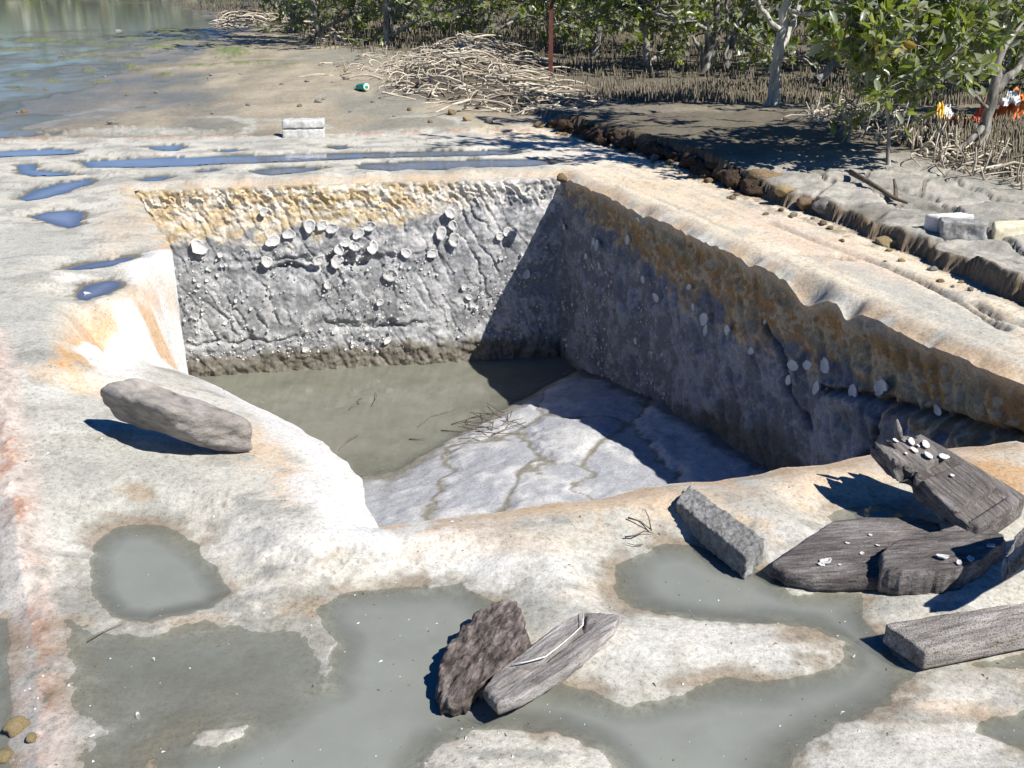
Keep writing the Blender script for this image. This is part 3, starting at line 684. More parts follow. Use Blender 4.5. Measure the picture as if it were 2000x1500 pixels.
    for pl in ([(-20, 262), (60, 240), (120, 226), (200, 213), (230, 214)], [(375, 231), (440, 233), (480, 239), (500, 250), (470, 262), (400, 266)], [(80, 236), (150, 230), (190, 228)], [(500, 238), (620, 246), (640, 256)], [(770, 238), (850, 236), (910, 250)]):
        W = [un(a, b, -0.03) for a, b in pl]
        dr = seg_dist(x, y, W, False)[0] + 0.05 * n2
        cm = lerp(cm, CR['gcream'][None] * 1.05, (0.85 * sstep(0.10, 0.03, dr))[:, None])
    cm = lerp(cm, CR['green'][None] * (1.0 + 0.3 * n3[:, None]), (0.85 * gm)[:, None])
    cm = lerp(cm, CR['mudd'][None] * 0.8, (0.8 * hp)[:, None])  # shade between the heaped roots put into the mud colour
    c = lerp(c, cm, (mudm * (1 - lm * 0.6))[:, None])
    # wet margins and the bed of the pools
    below = lev - z
    pat = sstep(-0.5, 0.35, n2 + 0.6 * n1 + 0.3 * n3)
    wet = margin * 0.6 * pat
    for (cx, cy, rx, ry, st) in ((290, 1290, 260, 110, .9), (520, 1290, 150, 120, .8), (190, 1170, 110, 80, .7), (620, 1200, 70, 60, .7), (1660, 1190, 90, 50, .6), (1150, 1400, 120, 50, .4), (520, 1110, 60, 30, .5), (1880, 1310, 140, 40, .6)):
        u, v = (PX - cx) / rx, (PY - cy) / ry
        m = (np.abs(u) < 1.7) & (np.abs(v) < 1.7)
        if m.any():
            t = st * sstep(1.2, 0.3, np.hypot(u[m], v[m]) + 0.9 * wob[m]); wet[m] = np.maximum(wet[m], 0.75 * t)
            c[m] = lerp(c[m], np.array((.34, .335, .285))[None], (0.7 * t)[:, None])
    wet = np.maximum(wet, np.where(lev > -50, sstep(-0.012, 0.004, below), 0) * (0.35 + 0.5 * pat))
    wetmud = mudm * (1 - lm) * np.maximum(sstep(0.05, 0.0, z - MUD_L), 0.9 * sstep(1.5, -2.5, x + 3.2 + 0.3 * (y - 11) + 1.2 * n1)) * (1 - grove)
    wetmud = wetmud * (1 - np.clip(isl * 2, 0, 1)) * (1 - 0.7 * gm)
    wet = np.maximum(wet, wetmud * 0.85)
    bed = np.where(kind == 1, 1.0, 0.0)[:, None]
    c = np.where(bed > 0, lerp(c, np.array((.30, .255, .18))[None], (0.45 * margin * pat)[:, None]), c)
    edge = np.exp(-((below + 0.002) / 0.005) ** 2) * (kind == 1)
    c = lerp(c, CR['orange'][None] * 0.8, (0.25 * edge * sstep(-0.2, 0.4, n2))[:, None])
    bk = (kind == 2)[:, None]
    c = np.where(bk, lerp(c, np.array((.17, .145, .085))[None], (0.8 * margin)[:, None]), c)
    c = c * (1 - 0.38 * wet)[:, None]
    return z, np.clip(c, 0.01, 0.9), np.clip(wet, 0, 1), lev, kind, mudm, below

def build_ground():
    az = np.r_[np.radians(np.linspace(-33.5, 33.5, 650)), np.radians(np.linspace(36, 324, 60))]
    na = len(az)
    rp = [un(1000, v, -0.12).y for v in np.arange(1640, -48, -2.5)]
    r = np.r_[0.12, 0.4, 0.7, 1.0, 1.2, 1.35, rp, np.geomspace(rp[-1] * 1.12, 1500, 14)]
    nr = len(r)
    R, A = np.meshgrid(r, az, indexing='ij')
    x, y = (R * np.sin(A)).ravel(), (R * np.cos(A)).ravel()
    i, j = np.meshgrid(np.arange(nr - 1), np.arange(na), indexing='ij')
    k = (j + 1) % na
    F = np.stack([i * na + j, (i) * na + k, (i + 1) * na + k, (i + 1) * na + j], -1).reshape(-1, 4)
    ins = np.zeros(len(x), bool)
    m = (x > -3.2) & (x < 2.6) & (y > 3.0) & (y < 8.8)
    ins[m] = inside(x[m], y[m], RIM)
    nin = ins[F].sum(1)
    snap = np.zeros(len(x), bool)
    bf = F[(nin > 0) & (nin < 4)].ravel()
    snap[bf[ins[bf]]] = True
    _, _, qx, qy, _ = seg_dist(x[snap], y[snap], RIM)
    x[snap], y[snap] = qx, qy
    F = F[~(ins & ~snap)[F].any(1)]
    F = F[~snap[F].all(1)]
    z, c, wet, lev, kind, mudm, below = ground(x, y)
    V = np.stack([x, y, z], 1)
    fm = mudm[F].mean(1) > 0.5
    def part(sel, name, mat):
        f = F[sel]; u, inv = np.unique(f, return_inverse=True)
        me = mesh_np(name, V[u], inv.reshape(f.shape))
        attr(me, 'col', c[u]); attr(me, 'wet', wet[u])
        return tag(link(name, me, mat), kind='structure')
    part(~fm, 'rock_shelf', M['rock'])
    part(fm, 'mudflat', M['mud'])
    # water sheets lie level in the hollows
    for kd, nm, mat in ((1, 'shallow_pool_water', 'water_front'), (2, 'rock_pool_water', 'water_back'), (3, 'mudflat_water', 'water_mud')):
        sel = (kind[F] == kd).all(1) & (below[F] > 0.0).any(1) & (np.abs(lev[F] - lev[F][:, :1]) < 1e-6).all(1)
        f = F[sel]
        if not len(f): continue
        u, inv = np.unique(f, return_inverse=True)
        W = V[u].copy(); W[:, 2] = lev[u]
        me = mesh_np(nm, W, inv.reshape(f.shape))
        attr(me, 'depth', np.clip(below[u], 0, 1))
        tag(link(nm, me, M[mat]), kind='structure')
build_ground()
def gz(x, y):
    return float(ground(np.array([x, x + 1e-4]), np.array([y, y]))[0][0])
def gp(px, py, it=12):
    """photo pixel -> point on the finished ground"""
    z = -0.1
    for _ in range(it):
        p = un(px, py, z); z = z + 0.7 * (gz(p.x, p.y) - z)
    return un(px, py, z)

# ------------------------------------------------------------------ pit walls
FLOOR_B = -1.85
def rim_z(P):
    return ground(P[:, 0].copy(), P[:, 1].copy())[0]
WALLN = {'back': np.array((.163, -.987)), 'right': np.array((-.941, -.338))}
def wall(nm, step_u, nv, amp):
    P = resample(rim_parts[nm], step_u); nu = len(P)
    zt = rim_z(P)
    T = np.gradient(P, axis=0); T /= np.linalg.norm(T, axis=1)[:, None]
    nrm = np.stack([T[:, 1], -T[:, 0]], 1)                      # towards the inside of the pit
    if nm in WALLN: nrm = np.repeat(WALLN[nm][None], nu, 0)
    s = np.r_[0, np.cumsum(np.linalg.norm(np.diff(P, axis=0), axis=1))]
    v = np.linspace(0, 1, nv) ** 1.1
    S, Vv = np.meshgrid(s, v, indexing='ij')
    Z = zt[:, None] + (FLOOR_B - zt[:, None]) * Vv
    dep = -Z
    u = S.ravel(); d = dep.ravel(); dz = (zt[:, None] - Z).ravel()
    eu = np.minimum(u, s[-1] - u)
    fade = sstep(0, 0.06, dz) * sstep(0, 0.05, eu)
    big = fbm(u * 1.6, d * 1.9, 4, 101); mid = fbm(u * 7, d * 7, 4, 102); fine = fbm(u * 26, d * 26, 3, 103)
    ang = math.radians(62)
    p_, q_ = u * math.cos(ang) + d * math.sin(ang), -u * math.sin(ang) + d * math.cos(ang)
    q_ = q_ + 0.03 * mid
    ch = 1 - np.abs(perlin(q_ * 8.0, p_ * 1.5, 105)) * 5.0
    ch = np.clip(ch, 0, 1) ** 1.3 * sstep(-0.25, 0.2, fbm(u * 2.1, d * 2.4, 2, 106))
    saw = (q_ * 9 + 0.6 * perlin(p_ * 1.5, q_ * 2, 107)) % 1.0            # pick strokes, sawtooth across
    disp = 0.018 * big + 0.006 * mid + 0.004 * fine
    if nm == 'back':
        disp = disp - 0.013 * ch + 0.010 * (saw - 0.5) * sstep(0.12, 0.3, d) * sstep(-0.3, 0.2, fbm(u * 3 + 9, d * 3, 2, 115))
        top = sstep(0.34, 0.1, dz)
        st2 = (u * 9 - d * 5 + 0.7 * mid) % 1.0
        disp = disp + top * 0.03 * (st2 - 0.5)
        for (cu, cd, su, sd_, a) in ((1.15, 0.68, 0.16, 0.03, 0.07), (1.62, 0.64, 0.22, 0.035, 0.08), (1.42, 0.60, 0.6, 0.02, 0.03), (1.9, 1.2, 0.25, 0.02, 0.05), (1.55, 1.17, 0.2, 0.03, 0.04), (0.7, 1.27, 0.5, 0.02, 0.03)):
            g = np.exp(-((u - cu) / su) ** 2 - ((d - cd - 0.04 * mid) / sd_) ** 2); disp = disp - a * g
        disp = disp + 0.025 * sstep(1.2, 1.45, d) * (0.6 + mid)
    elif nm == 'right':
        st2 = np.clip(1 - np.abs(perlin(u * 6 - d * 3, d * 1.1 + u * .4, 109)) * 2.4, 0, 1) ** 1.5
        disp = disp - 0.022 * st2 + 0.02 * fbm(u * 2.2, d * 6, 3, 110)
        crk = []
        for pl in ([(3.55, 0.52), (3.9, 0.40), (4.25, 0.34), (4.6, 0.27), (4.95, 0.22)], [(3.0, 0.3), (3.2, 0.42), (3.3, 0.62), (3.55, 0.75)], [(4.2, 0.36), (4.15, 0.6), (4.0, 0.8)]):
            crk.append(np.exp(-((seg_dist(u, d, pl, False)[0] + 0.02 * np.abs(mid)) / 0.018) ** 2))
        crk = np.max(crk, 0)
        disp = disp - 0.07 * crk
        disp = disp + 0.09 * sstep(3.5, 3.9, u) * sstep(0.28, 0.40, d - 0.12 * (4.4 - u) + 0.05 * mid)
    else:
        disp = disp * 0.8
    disp = disp * amp * fade
    X = P[:, 0][:, None] + nrm[:, 0][:, None] * disp.reshape(S.shape)
    Y = P[:, 1][:, None] + nrm[:, 1][:, None] * disp.reshape(S.shape)
    V = np.stack([X, Y, Z], -1).reshape(-1, 3)
    i, j = np.meshgrid(np.arange(nu - 1), np.arange(nv - 1), indexing='ij')
    F = np.stack([i * nv + j, (i + 1) * nv + j, (i + 1) * nv + j + 1, i * nv + j + 1], -1).reshape(-1, 4)[:, ::-1]
    # colour: a rusty band under the rim, grey stone with pale crust, dark slime at the foot
    g0, g1 = np.array((.25, .255, .262)), np.array((.40, .405, .41))
    c = lerp(g0[None], g1[None], sstep(-0.35, 0.45, mid + 0.5 * fine + 0.6 * big)[:, None])
    c = lerp(c, np.array((.52, .51, .49))[None], (0.6 * sstep(0.35, 0.75, fine + 0.5 * mid))[:, None])
    if nm == 'back':
        lim = np.interp(u, [0, 0.5, 1.4, 2.1, 2.6, 3.4], [0.46, 0.42, 0.36, 0.30, 0.22, 0.10]) + 0.13 * mid + 0.06 * big
        ob = sstep(0.07, -0.05, d - lim)
        pale = sstep(0.32, 0.10, d - lim) * (1 - ob)
        c = lerp(c, np.array((.56, .55, .53))[None], (0.75 * pale * sstep(-0.3, 0.3, fine + mid) * sstep(0.6, 2.4, u))[:, None])
        oc = lerp(np.array((.60, .47, .30))[None], np.array((.53, .42, .25))[None], sstep(-0.2, 0.4, big + mid)[:, None])
        oc = lerp(oc, np.array((.70, .65, .56))[None], (0.8 * sstep(-0.25, 0.25, fbm(u * 5 + 2 * d, d * 14, 4, 111) + 0.3 * fine))[:, None])
        oc = lerp(oc, np.array((.60, .57, .52))[None], sstep(2.0, 2.9, u + 0.4 * mid)[:, None])
        c = lerp(c, oc, ob[:, None])
        slime = sstep(1.30, 1.42, d + 0.06 * mid)
        c = lerp(c, np.array((.13, .115, .085))[None], (0.9 * slime)[:, None])
    elif nm == 'right':
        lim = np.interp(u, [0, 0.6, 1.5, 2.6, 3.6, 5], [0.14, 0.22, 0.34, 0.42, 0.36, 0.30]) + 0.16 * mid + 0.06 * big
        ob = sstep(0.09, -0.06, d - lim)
        oc = lerp(np.array((.37, .21, .085))[None], np.array((.30, .24, .15))[None], sstep(-0.25, 0.35, fbm(u * 4, d * 6, 4, 112))[:, None])
        oc = lerp(oc, np.array((.45, .36, .24))[None], sstep(0.1, 0.5, fine + mid)[:, None])
        oc = lerp(oc, CR['lorange'][None], sstep(0.10, 0.0, dz)[:, None])
        c = lerp(c * np.array((.66, .69, .76)), oc, ob[:, None])  # blue-grey shade of this wall multiplied into the stone colour
        c = lerp(c, np.array((.05, .05, .045))[None], (0.85 * crk)[:, None])
        c = lerp(c, np.array((.11, .10, .075))[None], (0.8 * sstep(0.16, 0.02, Z.ravel() - (-1.58 + 0.33 * np.clip(u - 1.2, 0, 1.6)) + 0.06 * mid))[:, None])
    elif nm == 'ramp':
        c = lerp(np.array((.78, .77, .75))[None], c * 1.4, (sstep(0.1, 0.6, dz + 0.2 * mid))[:, None])  # sunlit white painted down the top of the ramp wall
    wet = sstep(1.38, 1.5, d) * 0.5
    me = mesh_np('pit_wall_' + nm, V, F)
    attr(me, 'col', np.clip(c, 0.01, 0.9)); attr(me, 'wet', wet)
    return tag(link('pit_wall_' + nm, me, M['wall']), kind='structure')
wall_back = wall('back', 0.0075, 210, 1.0)
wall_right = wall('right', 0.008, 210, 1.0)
wall('front', 0.03, 50, 0.7)
wall('ramp', 0.012, 110, 0.7)
wall('left', 0.03, 60, 0.8)

# ------------------------------------------------------------------ pit floor and its water
PIT_L = -1.55
SLABS = [un(a, b, -1.3) for a, b in ((760, 925), (960, 935), (1120, 870), (1200, 930), (1060, 990), (1340, 880), (1150, 770), (980, 740))]
def floor_z(x, y):
    D = .163 * (x - BR[0]) - .987 * (y - BR[1])
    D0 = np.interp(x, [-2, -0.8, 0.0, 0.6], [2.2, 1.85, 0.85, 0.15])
    n1 = fbm(x * 2.2, y * 2.2, 4, 201); n2 = fbm(x * 9, y * 9, 4, 202)
    a = np.clip(D - D0, 0, 9)
    z = -1.585 + (0.26 * (1 - np.exp(-(a / 1.2))) + 0.05 * a) * sstep(0, 0.4, a + 0.1) + 0.012 * n1 + 0.005 * n2
    z = z - 0.02 * sstep(0, 0.8, D0 - D)
    xx, yy = x + 0.10 * n1 + 0.02 * n2, y + 0.16 * n1 + 0.03 * n2
    f1 = np.full(x.shape, 9.0); f2 = np.full(x.shape, 9.0); idx = np.zeros(x.shape, int)
    for k, p in enumerate(SLABS):
        d = np.hypot((xx - p.x) * 1.25, (yy - p.y) * 0.62)
        m = d < f1
        f2 = np.where(m, f1, np.minimum(f2, d)); idx = np.where(m, k, idx); f1 = np.where(m, d, f1)
    gap = f2 - f1
    dome = sstep(-0.02, 0.22, gap)
    on_floor = sstep(0.25, 0.7, a + 0.25 * n1)  # mask of the pale slab rock, where the floor has risen
    tilt = ((idx * 37) % 11) / 11.0
    z = z + on_floor * (0.018 * dome + 0.035 * (tilt - 0.5) * dome)
    return z, n1, n2, gap, on_floor, tilt, D
def build_floor():
    gx, gy = np.meshgrid(np.arange(-3.0, 2.55, 0.011), np.arange(3.05, 8.75, 0.016), indexing='ij')
    x, y = gx.ravel(), gy.ravel()
    z, n1, n2, gap, on_floor, tilt, D = floor_z(x, y)
    s = sdf_in(x, y, RIM, 0.3)
    ny = gx.shape[1]
    i, j = np.meshgrid(np.arange(gx.shape[0] - 1), np.arange(ny - 1), indexing='ij')
    F = np.stack([i * ny + j, (i + 1) * ny + j, (i + 1) * ny + j + 1, i * ny + j + 1], -1).reshape(-1, 4)
    F = F[(s[F] > -0.14).all(1)]
    c = lerp(np.array((.21, .20, .165))[None], np.array((.27, .26, .22))[None], sstep(-0.3, 0.4, n1 + 0.5 * n2)[:, None])
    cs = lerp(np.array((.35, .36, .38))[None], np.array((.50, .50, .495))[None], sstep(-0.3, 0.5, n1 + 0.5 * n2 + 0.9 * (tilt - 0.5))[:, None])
    c = lerp(c, cs, (on_floor * sstep(0.01, 0.06, gap + 0.02 * n2))[:, None])
    c = lerp(c, np.array((.15, .125, .085))[None], (on_floor * 0.4 * np.exp(-(gap / 0.025) ** 2) * sstep(-0.2, 0.3, n1))[:, None])
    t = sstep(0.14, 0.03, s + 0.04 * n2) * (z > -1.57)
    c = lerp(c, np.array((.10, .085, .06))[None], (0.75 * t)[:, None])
    wet = sstep(0.03, 0.0, z - PIT_L)
    c = c * (1 - 0.3 * wet)[:, None]
    u, inv = np.unique(F, return_inverse=True)
    me = mesh_np('pit_floor', np.stack([x, y, z], 1)[u], inv.reshape(F.shape))
    attr(me, 'col', c[u]); attr(me, 'wet', wet[u] * 0.7)
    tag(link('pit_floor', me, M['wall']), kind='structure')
    sel = (PIT_L - z[F] > -0.001).any(1)
    f = F[sel]; u, inv = np.unique(f, return_inverse=True)
    me = mesh_np('pit_water', np.stack([x, y, np.full_like(x, PIT_L)], 1)[u], inv.reshape(f.shape))
    attr(me, 'depth', np.clip(PIT_L - z[u], 0, 1))
    tag(link('pit_water', me, M['water_pit']), kind='structure')
build_floor()
# ------------------------------------------------------------------ builders for blocks, slabs, stones
def frame_obj(name, V, F, c, xdir, mat, parent=None, smooth=True, up=(0, 0, 1)):
    """link world-space vertices as an object whose local x runs along the grain"""
    x = Vector(xdir).normalized(); z = Vector(up); y = z.cross(x).normalized(); z = x.cross(y)
    R = Matrix((x, y, z)).transposed()
    A = np.array(R)
    me = mesh_np(name, (np.asarray(V) - np.array(c)) @ A, F, smooth)
    o = link(name, me, mat)
    M4 = R.to_4x4(); M4.translation = Vector(c)
    if parent is not None:
        o.parent = parent; M4 = Matrix.Translation(-parent.location) @ M4
    o.matrix_local = M4 if parent is not None else M4
    if parent is None: o.matrix_world = M4
    return o
def lattice(nx, ny, nz):
    faces, pts = [], []
    def grid(a, b, fn):
        i, j = np.meshgrid(np.arange(a + 1), np.arange(b + 1), indexing='ij')
        return np.stack(fn(i.ravel(), j.ravel()), 1), a, b
    S = [(grid(nx, ny, lambda i, j: (i, j, i * 0)), True), (grid(nx, ny, lambda i, j: (i, j, i * 0 + nz)), False),
         (grid(nx, nz, lambda i, j: (i, i * 0, j)), False), (grid(nx, nz, lambda i, j: (i, i * 0 + ny, j)), True),
         (grid(ny, nz, lambda i, j: (i * 0, i, j)), True), (grid(ny, nz, lambda i, j: (i * 0 + nx, i, j)), False)]
    n = 0
    for (p, a, b), flip in S:
        i, j = np.meshgrid(np.arange(a), np.arange(b), indexing='ij')
        f = np.stack([i * (b + 1) + j, (i + 1) * (b + 1) + j, (i + 1) * (b + 1) + j + 1, i * (b + 1) + j + 1], -1).reshape(-1, 4)
        if flip: f = f[:, ::-1]
        pts.append(p); faces.append(f + n); n += len(p)
    P = np.concatenate(pts); F = np.concatenate(faces)
    u, inv = np.unique(P, axis=0, return_inverse=True)
    return u, inv.reshape(-1)[F]
def vnormals(V, F):
    nrm = np.zeros_like(V)
    fn = np.cross(V[F[:, 2]] - V[F[:, 0]], V[F[:, 3]] - V[F[:, 1]])
    for k in range(4): np.add.at(nrm, F[:, k], fn)
    return nrm / (np.linalg.norm(nrm, axis=1)[:, None] + 1e-12)
def hexa(name, top, bot, mat, parent=None, res=0.02, rnd=0.012, rough=0.006, nscale=9.0, stretch=1.0, seed=1, rag0=0.0, rag1=0.0, ragy0=0.0, ragy1=0.0, carve=None):
    """worn block between four top and four bottom corners (A,B,C,D around); grain along A->B"""
    T = np.array([tuple(p) for p in top], float); B = np.array([tuple(p) for p in bot], float)
    L = np.array([np.linalg.norm(T[1] - T[0]), np.linalg.norm(T[3] - T[0]), np.linalg.norm(T[0] - B[0])])
    n = [int(np.clip(math.ceil(l / res), 3, 90)) for l in L]
    I, F = lattice(*n)
    p = I / np.array(n) * L
    r = min(rnd, 0.45 * L.min())
    inner = np.clip(p, r, L - r); d = p - inner; ln = np.linalg.norm(d, axis=1)[:, None]
    p = np.where(ln > 1e-9, inner + d / np.maximum(ln, 1e-9) * r, p)
    q = p.copy(); q[:, 0] /= stretch
    q = q + seed * 3.71
    u = p / L
    if rag0: u[:, 0] += rag0 / L[0] * (fbm(q[:, 1] * 22, q[:, 2] * 22, 3, seed) + 0.3) * sstep(0.35, 0, u[:, 0])
    if rag1: u[:, 0] -= rag1 / L[0] * (fbm(q[:, 1] * 22, q[:, 2] * 22, 3, seed + 1) + 0.3) * sstep(0.65, 1, u[:, 0])
    if ragy0: u[:, 1] += ragy0 / L[1] * np.abs(fbm(p[:, 0] * 9, p[:, 2] * 6, 3, seed + 2)) * sstep(0.5, 0, u[:, 1])
    if ragy1: u[:, 1] -= ragy1 / L[1] * np.abs(fbm(p[:, 0] * 9, p[:, 2] * 6, 3, seed + 3)) * sstep(0.5, 1, u[:, 1])
    a, b, w = u[:, :1], u[:, 1:2], u[:, 2:3]
    def quad(Q): return (1 - a) * (1 - b) * Q[0] + a * (1 - b) * Q[1] + a * b * Q[2] + (1 - a) * b * Q[3]
    # lattice z runs bottom (0) to top (1)
    V = (1 - w) * quad(B) + w * quad(T)
    Nn = vnormals(V, F)
    if np.einsum('ij,ij->', Nn, V - V.mean(0)) < 0: F = F[:, ::-1]; Nn = -Nn
    dsp = rough * (fbm3(q, nscale, 4, seed) + 0.35 * fbm3(q, nscale * 4, 2, seed + 4))
    if carve is not None: dsp = dsp - carve(u, L)
    V = V + Nn * dsp[:, None]
    c = V.mean(0); c[2] = V[:, 2].min()
    return frame_obj(name, V, F, c, T[1] - T[0], mat, parent)
def slab(name, outline, thick, mat, parent=None, grain=(1, 0, 0), rough=0.006, nscale=10.0, edge=0.01, seed=1, n=110, rings=14, zbot=None, stretch=3.0, carve=None, dome=0.0, sidew=0.004):
    """flat piece with a traced, ragged outline: top surface, sides, underside"""
    O = np.array([tuple(p) for p in outline], float)
    P = resample(O, np.linalg.norm(np.diff(np.vstack([O, O[:1]]), axis=0), axis=1).sum() / n, True); n = len(P)
    c = P.mean(0)
    s = np.arange(n) / n * 2 * math.pi
    rr = 1 + edge * (fbm(np.cos(s) * 5 + seed, np.sin(s) * 5, 4, seed))
    P[:, :2] = c[:2] + (P[:, :2] - c[:2]) * rr[:, None]
    g = Vector(grain).normalized(); gx = np.array((g.x, g.y)); gy = np.array((-g.y, g.x))
    rows = []
    rad = np.r_[np.linspace(0.04, 0.97, rings), 1.0]
    A = np.stack([np.linalg.lstsq(np.c_[P[:, :2] - c[:2], np.ones(n)], P[:, 2], rcond=None)[0]])[0]
    for k, r in enumerate(rad):
        Q = c + (P - c) * r
        Q[:, 2] = (Q[:, :2] - c[:2]) @ A[:2] + A[2] + dome * (1 - r ** 2)
        l = (Q[:, :2] - c[:2]); a_, b_ = l @ gx, l @ gy
        h = fbm(a_ * nscale / stretch + seed, b_ * nscale, 4, seed) + 0.4 * fbm(a_ * nscale * 3 / stretch, b_ * nscale * 3, 3, seed + 3)
        dz = rough * h
        if carve is not None: dz = dz - carve(Q, a_, b_)
        Q[:, 2] += dz - (0.006 if r == 1.0 else 0)
        rows.append(Q)
    top = rows[-1]
    for k, t in enumerate((0.25, 0.5, 0.75, 1.0)):
        Q = top.copy()
        Q[:, 2] = (top[:, 2] - thick * t) if zbot is None else lerp(top[:, 2], zbot, t)
        w = sidew * fbm(np.cos(s) * 6 + 2 * t, np.sin(s) * 6 + seed, 3, seed + 8)
        dirv = (P[:, :2] - c[:2]); dirv /= np.linalg.norm(dirv, axis=1)[:, None]
        Q[:, :2] += dirv * (w + 0.004 - 0.012 * (t > 0.9))[:, None]
        rows.append(Q)
    V = np.concatenate(rows); m = len(rows)
    i, j = np.meshgrid(np.arange(m - 1), np.arange(n), indexing='ij'); k2 = (j + 1) % n
    F = np.stack([i * n + j, i * n + k2, (i + 1) * n + k2, (i + 1) * n + j], -1).reshape(-1, 4)
    V = np.vstack([V, rows[0].mean(0)[None], rows[-1].mean(0)[None]])
    F3 = np.array([(j2, len(V) - 2, (j2 + 1) % n) for j2 in range(n)] + [((m - 1) * n + j2, (m - 1) * n + (j2 + 1) % n, len(V) - 1) for j2 in range(n)])
    area = 0.5 * np.sum(P[:, 0] * np.roll(P[:, 1], -1) - np.roll(P[:, 0], -1) * P[:, 1])
    if area > 0: F = F[:, ::-1]; F3 = F3[:, ::-1]
    c0 = c.copy(); c0[2] = V[:, 2].min()
    return frame_obj(name, V, [F, F3], c0, (g.x, g.y, g.z), mat, parent)
def stone_mesh(seed, sub=3, rough=0.34, flat=0.7):
    bm = bmesh.new(); bmesh.ops.create_icosphere(bm, subdivisions=sub, radius=1.0)
    V = np.array([v.co for v in bm.verts]); F = np.array([[v.index for v in f.verts] for f in bm.faces]); bm.free()
    d = 1 + rough * fbm3(V + seed * 5.3, 0.9, 3, seed) + 0.05 * fbm3(V + seed, 4, 2, seed)
    # knock facets off so it reads as broken rock
    V = V * d[:, None]
    rg = np.random.default_rng(seed)
    for _ in range(7):
        nn = rg.normal(size=3); nn /= np.linalg.norm(nn); h = 0.72 + 0.2 * rg.random()
        ex = np.maximum(V @ nn - h, 0); V = V - nn * (ex * 0.85)[:, None]
    V[:, 2] *= flat
    return V, F
STONES = [stone_mesh(s) for s in range(1, 7)]
_stone_cache = {}
def stone(px, py, wpx, mat, label, group=None, hpx=None, kind=0, z=None, rot=None, name='stone', cat='stone', sink=0.25):
    p = gp(px, py) if z is None else un(px, py, z)
    dist = p.y * CT - (p.z - CAMH) * ST
    r = wpx / FPX * dist * 0.5
    key = (kind, mat)
    if key not in _stone_cache:
        V, F = STONES[kind]; me = mesh_np(name, V, F, True); me.materials.append(M[mat]); _stone_cache[key] = me
    o = bpy.data.objects.new(name, _stone_cache[key]); COL.objects.link(o)
    h = (hpx / FPX * dist * 0.5 / 0.7) if hpx else r * random.uniform(0.7, 1.0)
    o.scale = (r, r * random.uniform(0.7, 1.0), h)
    o.rotation_euler = (0, 0, rot if rot is not None else random.uniform(0, 6.28))
    o.location = (p.x, p.y, p.z + 0.7 * h * (1 - 2 * sink) )
    return tag(o, label, cat, group)
def down(p, h): return (p.x, p.y, p.z - h)

# shells
def shell_mesh(seed, n=14):
    rg = np.random.default_rng(seed)
    th = np.arange(n) * 2 * math.pi / n
    rad = 1 + 0.13 * np.cos(th * 2 + rg.random() * 6) + 0.10 * rg.normal(size=n)
    V = [(0, 0, 0.10)]; 
    for r, z in ((0.35, 0.08), (0.7, 0.14), (0.93, 0.26), (1.0, 0.22), (0.8, -0.05)):
        V += [(math.cos(t) * r * a, math.sin(t) * r * a * 0.86, z + 0.05 * rg.normal()) for t, a in zip(th, rad)]
    F4 = [(1 + k * n + i, 1 + k * n + (i + 1) % n, 1 + (k + 1) * n + (i + 1) % n, 1 + (k + 1) * n + i) for k in range(4) for i in range(n)]
    F3 = [(0, 1 + (i + 1) % n, 1 + i) for i in range(n)]
    V = np.array(V); F4 = np.array(F4)[:, ::-1]; F3 = np.array(F3)[:, ::-1]
    me = mesh_np('oyster_shell', V, [F4, F3]); me.materials.append(M['shell']); return me
SHELLS = [shell_mesh(s) for s in range(6)]
def shell(p, nrm, r, parent, squash=1.0, name='oyster_shell', roll=None):
    o = bpy.data.objects.new(name, random.choice(SHELLS)); COL.objects.link(o)
    n = Vector(nrm).normalized()
    n = (n + Vector((random.uniform(-.22, .22), random.uniform(-.22, .22), random.uniform(-.22, .12)))).normalized()
    q = n.to_track_quat('Z', 'Y') @ Vector((0, 0, 1)).rotation_difference(Vector((0, 0, 1)))
    M4 = Matrix.LocRotScale(Vector(p), q @ Matrix.Rotation(random.uniform(0, 6.28) if roll is None else roll, 3, 'Z').to_quaternion(), Vector((r * squash, r, r)))
    if parent is not None:
        o.parent = parent; M4 = parent.matrix_world.inverted() @ M4 if parent.type == 'MESH' else Matrix.Translation(-parent.location) @ M4
        o.matrix_local = M4
    else: o.matrix_world = M4
    return o
def ray_wall(px, py, a, nrm):
    """photo pixel -> point on the upright plane through a with level normal nrm"""
    o = Vector((0, 0, CAMH)); q = un(px, py, -1.0) - o
    nn = Vector((nrm[0], nrm[1], 0)); t = (Vector((a[0], a[1], 0)) - Vector((o.x, o.y, 0))).dot(nn) / q.dot(nn)
    return o + q * t
rs0 = random.Random(3)
BK_N, RT_N = (.163, -.987), (-.941, -.338)
for (px, py, r) in ((515, 413, 11), (605, 441, 16), (630, 439, 14), (648, 445, 14), (700, 455, 14), (722, 441, 15), (565, 456, 15), (533, 470, 15), (675, 473, 13), (693, 480, 14), (728, 482, 14), (663, 488, 13), (622, 508, 14), (658, 510, 16),
                    (520, 510, 14), (792, 493, 14), (845, 494, 13), (861, 454, 15), (887, 468, 16), (885, 440, 12), (878, 415, 14), (975, 460, 12), (763, 536, 17), (990, 452, 11), (388, 482, 19), (430, 498, 7), (915, 580, 8), (825, 640, 8), (742, 590, 9), (640, 555, 10), (597, 682, 8), (756, 664, 9), (800, 660, 9), (1028, 535, 10), (905, 560, 7), (985, 590, 7)):
    p = ray_wall(px, py, BL, BK_N) + Vector((*BK_N, 0)) * 0.010
    shell(p, (*BK_N, 0.15), r / FPX * 7.9, wall_back, rs0.uniform(.75, 1.0))
